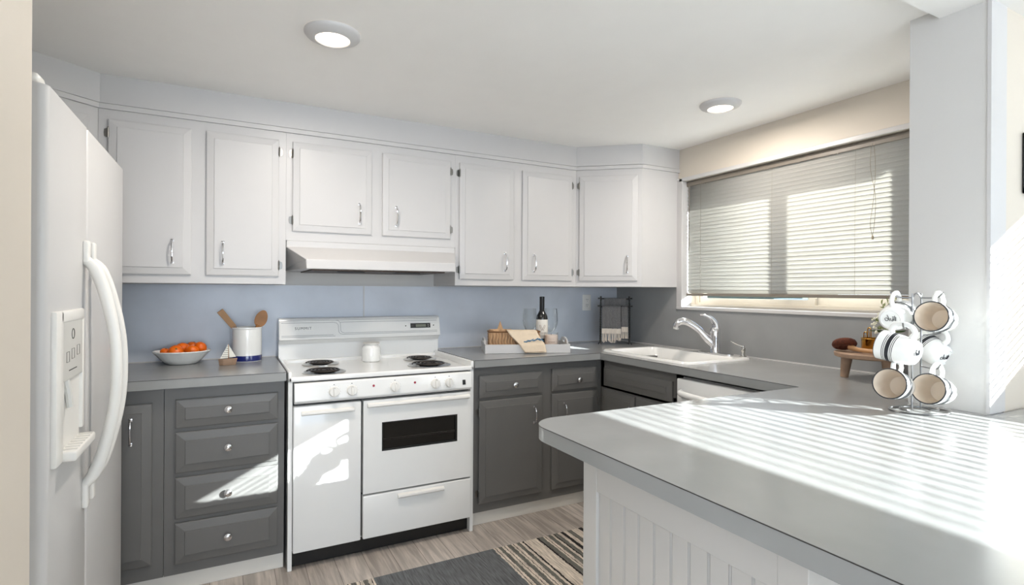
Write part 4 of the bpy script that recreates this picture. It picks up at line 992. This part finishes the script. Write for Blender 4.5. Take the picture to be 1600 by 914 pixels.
# outlet
t=thing('wall_outlet','white duplex power outlet on the backsplash left of the towel rack','outlet',(-0.292,-0.006,1.205))
obj('cover_plate',bx(-0.038,0.038,-0.006,-0.0005,-0.059,0.059,0.003),outlet_m,t,smooth=True)
for z in (-0.02,0.02):
    q=nb(); lathe(q,[(0.017,0.0),(0.0165,0.003),(0,0.003)],n=24); xf(q,Matrix.Translation((0,-0.006,z))@Matrix.Rotation(PI/2,4,'X')); s=obj('socket',q,outlet_m,t,smooth=True)
    q=nb(); box(q,-0.0075,-0.0055,-0.0098,-0.009,z-0.002,z+0.008); box(q,0.0055,0.0075,-0.0098,-0.009,z-0.002,z+0.008); box(q,-0.002,0.002,-0.0098,-0.009,z-0.011,z-0.007); obj('slots',q,dark_slot,s)
# ================================================================== RISER STAND and its items
SXC,SYC=-0.185,-1.975
t=thing('wooden_riser','small round driftwood riser stand with tapered legs beside the mug tree','stand',(SXC,SYC,CT))
ST=1.030-CT
obj('top',lathe(nb(),[(0,ST-0.022),(0.140,ST-0.022),(0.147,ST-0.018),(0.149,ST-0.004),(0.146,ST),(0,ST)],n=48),wood_dark,t,smooth=True)
for a in (118,238,358):
    x=0.098*math.cos(math.radians(a)); y=0.098*math.sin(math.radians(a))
    obj('leg',tube(nb(),[(x*1.1,y*1.1,0.0008),(x,y,ST-0.022)],[0.016,0.023],16),wood_dark,t,smooth=True)
# brush
t=thing('dish_brush','brown bristle ring-shaped brush with a wooden handle lying on the riser','brush',(-0.245,-1.90,1.031))
b=nb(); tube(b,[(-0.250+0.034*math.cos(a*PI/8)*0.8,-1.888+0.034*math.sin(a*PI/8),1.031+0.032+0.014*math.cos(a*PI/8+2.4)) for a in range(16)],0.0165,12,closed=True)
bb=ob('bristle_head',b,fuzz,smooth=True)
b=nb(); tube(b,[(-0.252,-1.915,1.052),(-0.262,-1.95,1.045),(-0.272,-2.0,1.044),(-0.28,-2.06,1.044)],[0.014,0.0095,0.0085,0.010],10,smooth=4); ob('handle',b,wood,smooth=True)
# brass pot with clips
t=thing('brass_caddy','open brass caddy on the riser with upright brass clips inside','caddy',(-0.125,-1.945,1.0305))
b=nb(); lathe(b,[(0,0.001),(0.047,0.001),(0.049,0.004),(0.049,0.052),(0.051,0.056),(0.049,0.058),(0.046,0.056),(0.046,0.006),(0,0.006)],n=40); obj('pot',b,brass,t,smooth=True)
def clip(dx,dy,h,lab):
    q=nb(); w_=0.007; x,y=-0.125+dx,-1.945+dy; z=1.0375
    tube(q,[(x,y-w_,z),(x,y-w_,z+h-0.01),(x,y-w_*0.6,z+h),(x,y+w_*0.6,z+h),(x,y+w_,z+h-0.01),(x,y+w_,z)],0.0022,7,smooth=3)
    tube(q,[(x-0.004,y,z+h-0.012),(x-0.004,y-0.003,z+h-0.03),(x-0.003,y+0.002,z+0.02)],0.0016,6,smooth=3)
    tag(obj('brass_clip',q,brass,smooth=True),lab,'clip','brass clips in the brass caddy')
clip(-0.02,0.010,0.095,'tallest brass wire clip standing in the brass caddy'); clip(-0.012,0.030,0.075,'shorter brass wire clip at the left in the brass caddy')
# plant
t=thing('flowering_plant','small green plant with white flowers on the riser behind the mugs','plant',(-0.165,-2.055,1.0305))
obj('pot',lathe(nb(),[(0,0.0),(0.026,0.0),(0.034,0.05),(0.036,0.052),(0.033,0.052),(0.028,0.045),(0,0.045)],n=28),porc,t,smooth=True)
rnd=random.Random(11); b=nb(); f=nb(); lf=nb()
def leafq(bm,p,d,L,w_):
    d=Vector(d).normalized(); s=d.cross(Vector((0.3,0.2,1))).normalized(); 
    p=Vector(p); u=s.cross(d)
    P=[p,p+d*L*0.4+s*w_/2+u*0.002,p+d*L,p+d*L*0.4-s*w_/2+u*0.002,p+d*L*0.45+u*(-0.003)]
    v=[bm.verts.new(x) for x in P]
    bm.faces.new((v[0],v[1],v[4])); bm.faces.new((v[1],v[2],v[4])); bm.faces.new((v[2],v[3],v[4])); bm.faces.new((v[3],v[0],v[4]))
base=Vector((0,0,0.04))
for k in range(9):
    a=rnd.uniform(0,2*PI); sp_=rnd.uniform(0.01,0.04); top=Vector((sp_*math.cos(a),sp_*math.sin(a)+0.02,rnd.uniform(0.17,0.245)))
    if k<4: top=Vector((rnd.uniform(-0.04,0.0),rnd.uniform(0.05,0.10),rnd.uniform(0.10,0.17)))
    mid=(base+top)/2+Vector((0,0,0.03)); tube(b,[base,mid,top],0.0012,5,smooth=5)
    for j in range(14):
        q=mid.lerp(top,j/13); leafq(b,q,(rnd.uniform(-1,1),rnd.uniform(-1,1),rnd.uniform(0.2,1.2)),0.018,0.005)
    if k<5:
        for j in range(9):
            c=top+Vector((rnd.uniform(-0.014,0.014),rnd.uniform(-0.014,0.014),rnd.uniform(-0.022,0.008)))
            m_=Matrix.Translation(c)@Matrix.Scale(rnd.uniform(0.7,1.2),4); bmesh.ops.create_icosphere(f,subdivisions=1,radius=0.0052,matrix=m_)
leafq(lf,(0,0.02,0.09),(-0.3,1,0.05),0.085,0.042); leafq(lf,(0,0.0,0.09),(-0.5,-1,0.3),0.06,0.03); leafq(lf,(0,0,0.08),(-1,0.2,0.3),0.06,0.03)
obj('sprigs',b,sprig_m,t); obj('flowers',f,petal,t,smooth=True); obj('leaves',lf,leaf_m,t)
# ================================================================== MUG TREE
RX,RY=-0.716,-2.390
t=thing('mug_tree','chrome wire mug tree holding six white mugs in front of the partition wall','mug rack',(RX,RY,CT))
vr=Vector((math.cos(math.radians(YAW)),-math.sin(math.radians(YAW)),0)); vf=Vector((vr.y*-1,vr.x,0))
vf=Vector((math.sin(math.radians(YAW)),math.cos(math.radians(YAW)),0))
def mp_(r,f,z): return Vector((RX,RY,0))+vr*r+vf*f+Vector((0,0,z))
b=nb(); H=0.375
tube(b,[mp_(-0.014,0,CT+0.006),mp_(-0.014,0,CT+H-0.03),mp_(-0.012,0,CT+H-0.012),mp_(0,0,CT+H),mp_(0.012,0,CT+H-0.012),mp_(0.014,0,CT+H-0.03),mp_(0.014,0,CT+0.006)],0.0027,8,smooth=6)
ob('mast',b,steel,smooth=True)
b=nb(); pts=[mp_(0.085*math.cos(a*PI/16),-0.01+0.062*math.sin(a*PI/16),CT+0.0032) for a in range(32)]; tube(b,pts,0.0028,8,closed=True)
tube(b,[mp_(-0.014,0,CT+0.01),mp_(-0.03,-0.02,CT+0.004),mp_(-0.055,-0.03,CT+0.0085),mp_(-0.06,-0.01,CT+0.0085),mp_(-0.03,0.02,CT+0.0085),mp_(0.03,0.015,CT+0.0085),mp_(0.055,-0.02,CT+0.0085),mp_(0.03,-0.03,CT+0.0085),mp_(0.014,0,CT+0.01)],0.0024,8,smooth=5)
ob('base_ring',b,steel,smooth=True)
MUG={} # mouth centre, base centre in world space
def mug(label,mouth,base,L=0.100):
    A=Vector(mouth); B=Vector(base); c=(A+B)/2; z=(A-B).normalized(); up=Vector((0,0,1)); x=(up-z*up.dot(z)).normalized(); y=z.cross(x)
    M=Matrix((x,y,z)).transposed().to_4x4(); M.translation=c-z*L/2
    t=thing('mug',label,'mug',(0,0,0),group='white striped mugs on the mug tree'); t.matrix_world=M
    t.location=M.translation; t.rotation_euler=M.to_euler()
    Rm=0.0465
    prof=[(0,0.003),(0.026,0.003),(0.028,0.0),(0.033,0.002),(0.038,0.010),(0.0415,0.03),(0.0445,0.065),(Rm,L-0.002),(Rm,L),(Rm-0.0015,L+0.001)]
    obj('outer_shell',lathe(nb(),prof,n=48),porc,t,smooth=True)
    obj('inner_glaze',lathe(nb(),[(Rm-0.0035,L+0.0005),(Rm-0.0045,L-0.004),(0.0405,0.06),(0.0375,0.03),(0.030,0.010),(0,0.007)],n=48),mug_in,t,smooth=True)
    obj('rim_line',lathe(nb(),[(Rm+0.0003,L-0.0012),(Rm-0.0004,L+0.0012),(Rm-0.0024,L+0.0016),(Rm-0.0036,L+0.0004)],n=48),ink,t,smooth=True)
    b=nb()
    def rad(z): 
        for (r0,z0),(r1,z1) in zip(prof,prof[1:]):
            if z0<=z<=z1 and z1>z0: return r0+(r1-r0)*(z-z0)/(z1-z0)
        return Rm
    for z0,z1 in ((0.050,0.0518),(0.0545,0.0563),(0.059,0.0695),(0.0722,0.074),(0.0767,0.0785)):
        lathe(b,[(rad(z0)+0.00005,z0),(rad(z0)+0.0004,z0+0.0002),(rad(z1)+0.0004,z1-0.0002),(rad(z1)+0.00005,z1)],n=48)
    obj('stripe_band',b,ink,t,smooth=True)
    b=nb(); tube(b,[(0.041,0,0.024),(0.058,0,0.020),(0.073,0,0.032),(0.077,0,0.052),(0.072,0,0.072),(0.058,0,0.082),(0.043,0,0.080)],[0.007,0.0062,0.0058,0.0058,0.006,0.0065,0.007],10,smooth=5,flat=1.3)
    obj('handle',b,porc,t,smooth=True)
    b=nb(); s=0.0009
    for pts in ([(-0.004,-0.014),(0.002,-0.016),(0.004,-0.010),(-0.001,-0.006),(-0.005,-0.010),(-0.004,-0.015)],[(0.014,-0.009),(0.004,-0.005),(-0.006,-0.002)],[(0.004,0.0),(-0.004,0.002),(-0.005,0.006),(0.002,0.006)],[(0.012,0.012),(-0.004,0.011)],[(0.010,0.007),(-0.004,0.008)],[(0.008,0.015),(-0.005,0.014)]):
        tube(b,[(p[0],p[1],0.0022) for p in pts],s,5,smooth=3)
    obj('base_mark',b,ink,t)
    return t,M
arms=[]
ML=[('white mug at top left of the mug tree, its marked base towards the viewer',(-0.692, -2.337, 1.222),(-0.79, -2.35, 1.205)),
 ('white mug at top right of the mug tree, mouth open towards the viewer',(-0.782, -2.459, 1.22),(-0.683, -2.452, 1.206)),
 ('white mug at middle left of the mug tree, seen side-on with dark stripes',(-0.868, -2.365, 1.131),(-0.865, -2.464, 1.110)),
 ('white mug at middle right of the mug tree, marked base down to the right',(-0.572, -2.328, 1.123),(-0.593, -2.414, 1.077)),
 ('white mug at bottom left of the mug tree, mouth open towards the viewer',(-0.901, -2.405, 1.017),(-0.803, -2.392, 0.998)),
 ('white mug at bottom right of the mug tree, mouth open towards the viewer',(-0.81, -2.465, 1.004),(-0.711, -2.462, 0.986))]
hp=[]
for lab,a,c in ML:
    tt,M=mug(lab,a,c); hp.append(M@Vector((0.066,0,0.052)))
b=nb()
for k,p in enumerate(hp):
    s=-1 if (p-Vector((RX,RY,0))).dot(vr)<0 else 1
    root=mp_(s*0.014,0,p.z-0.004); d=(p-root); d.z=0; d=d.normalized()
    tube(b,[root,root.lerp(p,0.6)+Vector((0,0,-0.002)),p+Vector((0,0,0.0)),p+d*0.014+Vector((0,0,0.014))],0.0023,7,smooth=4)
t=bpy.data.objects['mug_tree']; ob('arms',b,steel,smooth=True)
# picture frame on the dining wall
t=thing('picture_frame','black picture frame at the right edge of the photo on the beige wall','picture frame',(-0.354,-2.526,1.62))
b=nb(); w_,h_=0.42,0.20
box(b,0,w_,-0.022,0.001,0,0.02,0.002); box(b,0,w_,-0.022,0.001,h_-0.02,h_,0.002); box(b,0,0.02,-0.022,0.001,0,h_,0.002); box(b,w_-0.02,w_,-0.022,0.001,0,h_,0.002)
obj('frame',b,black,t); obj('mat_board',bx(0.018,w_-0.018,-0.008,0.001,0.018,h_-0.018),canvas,t)
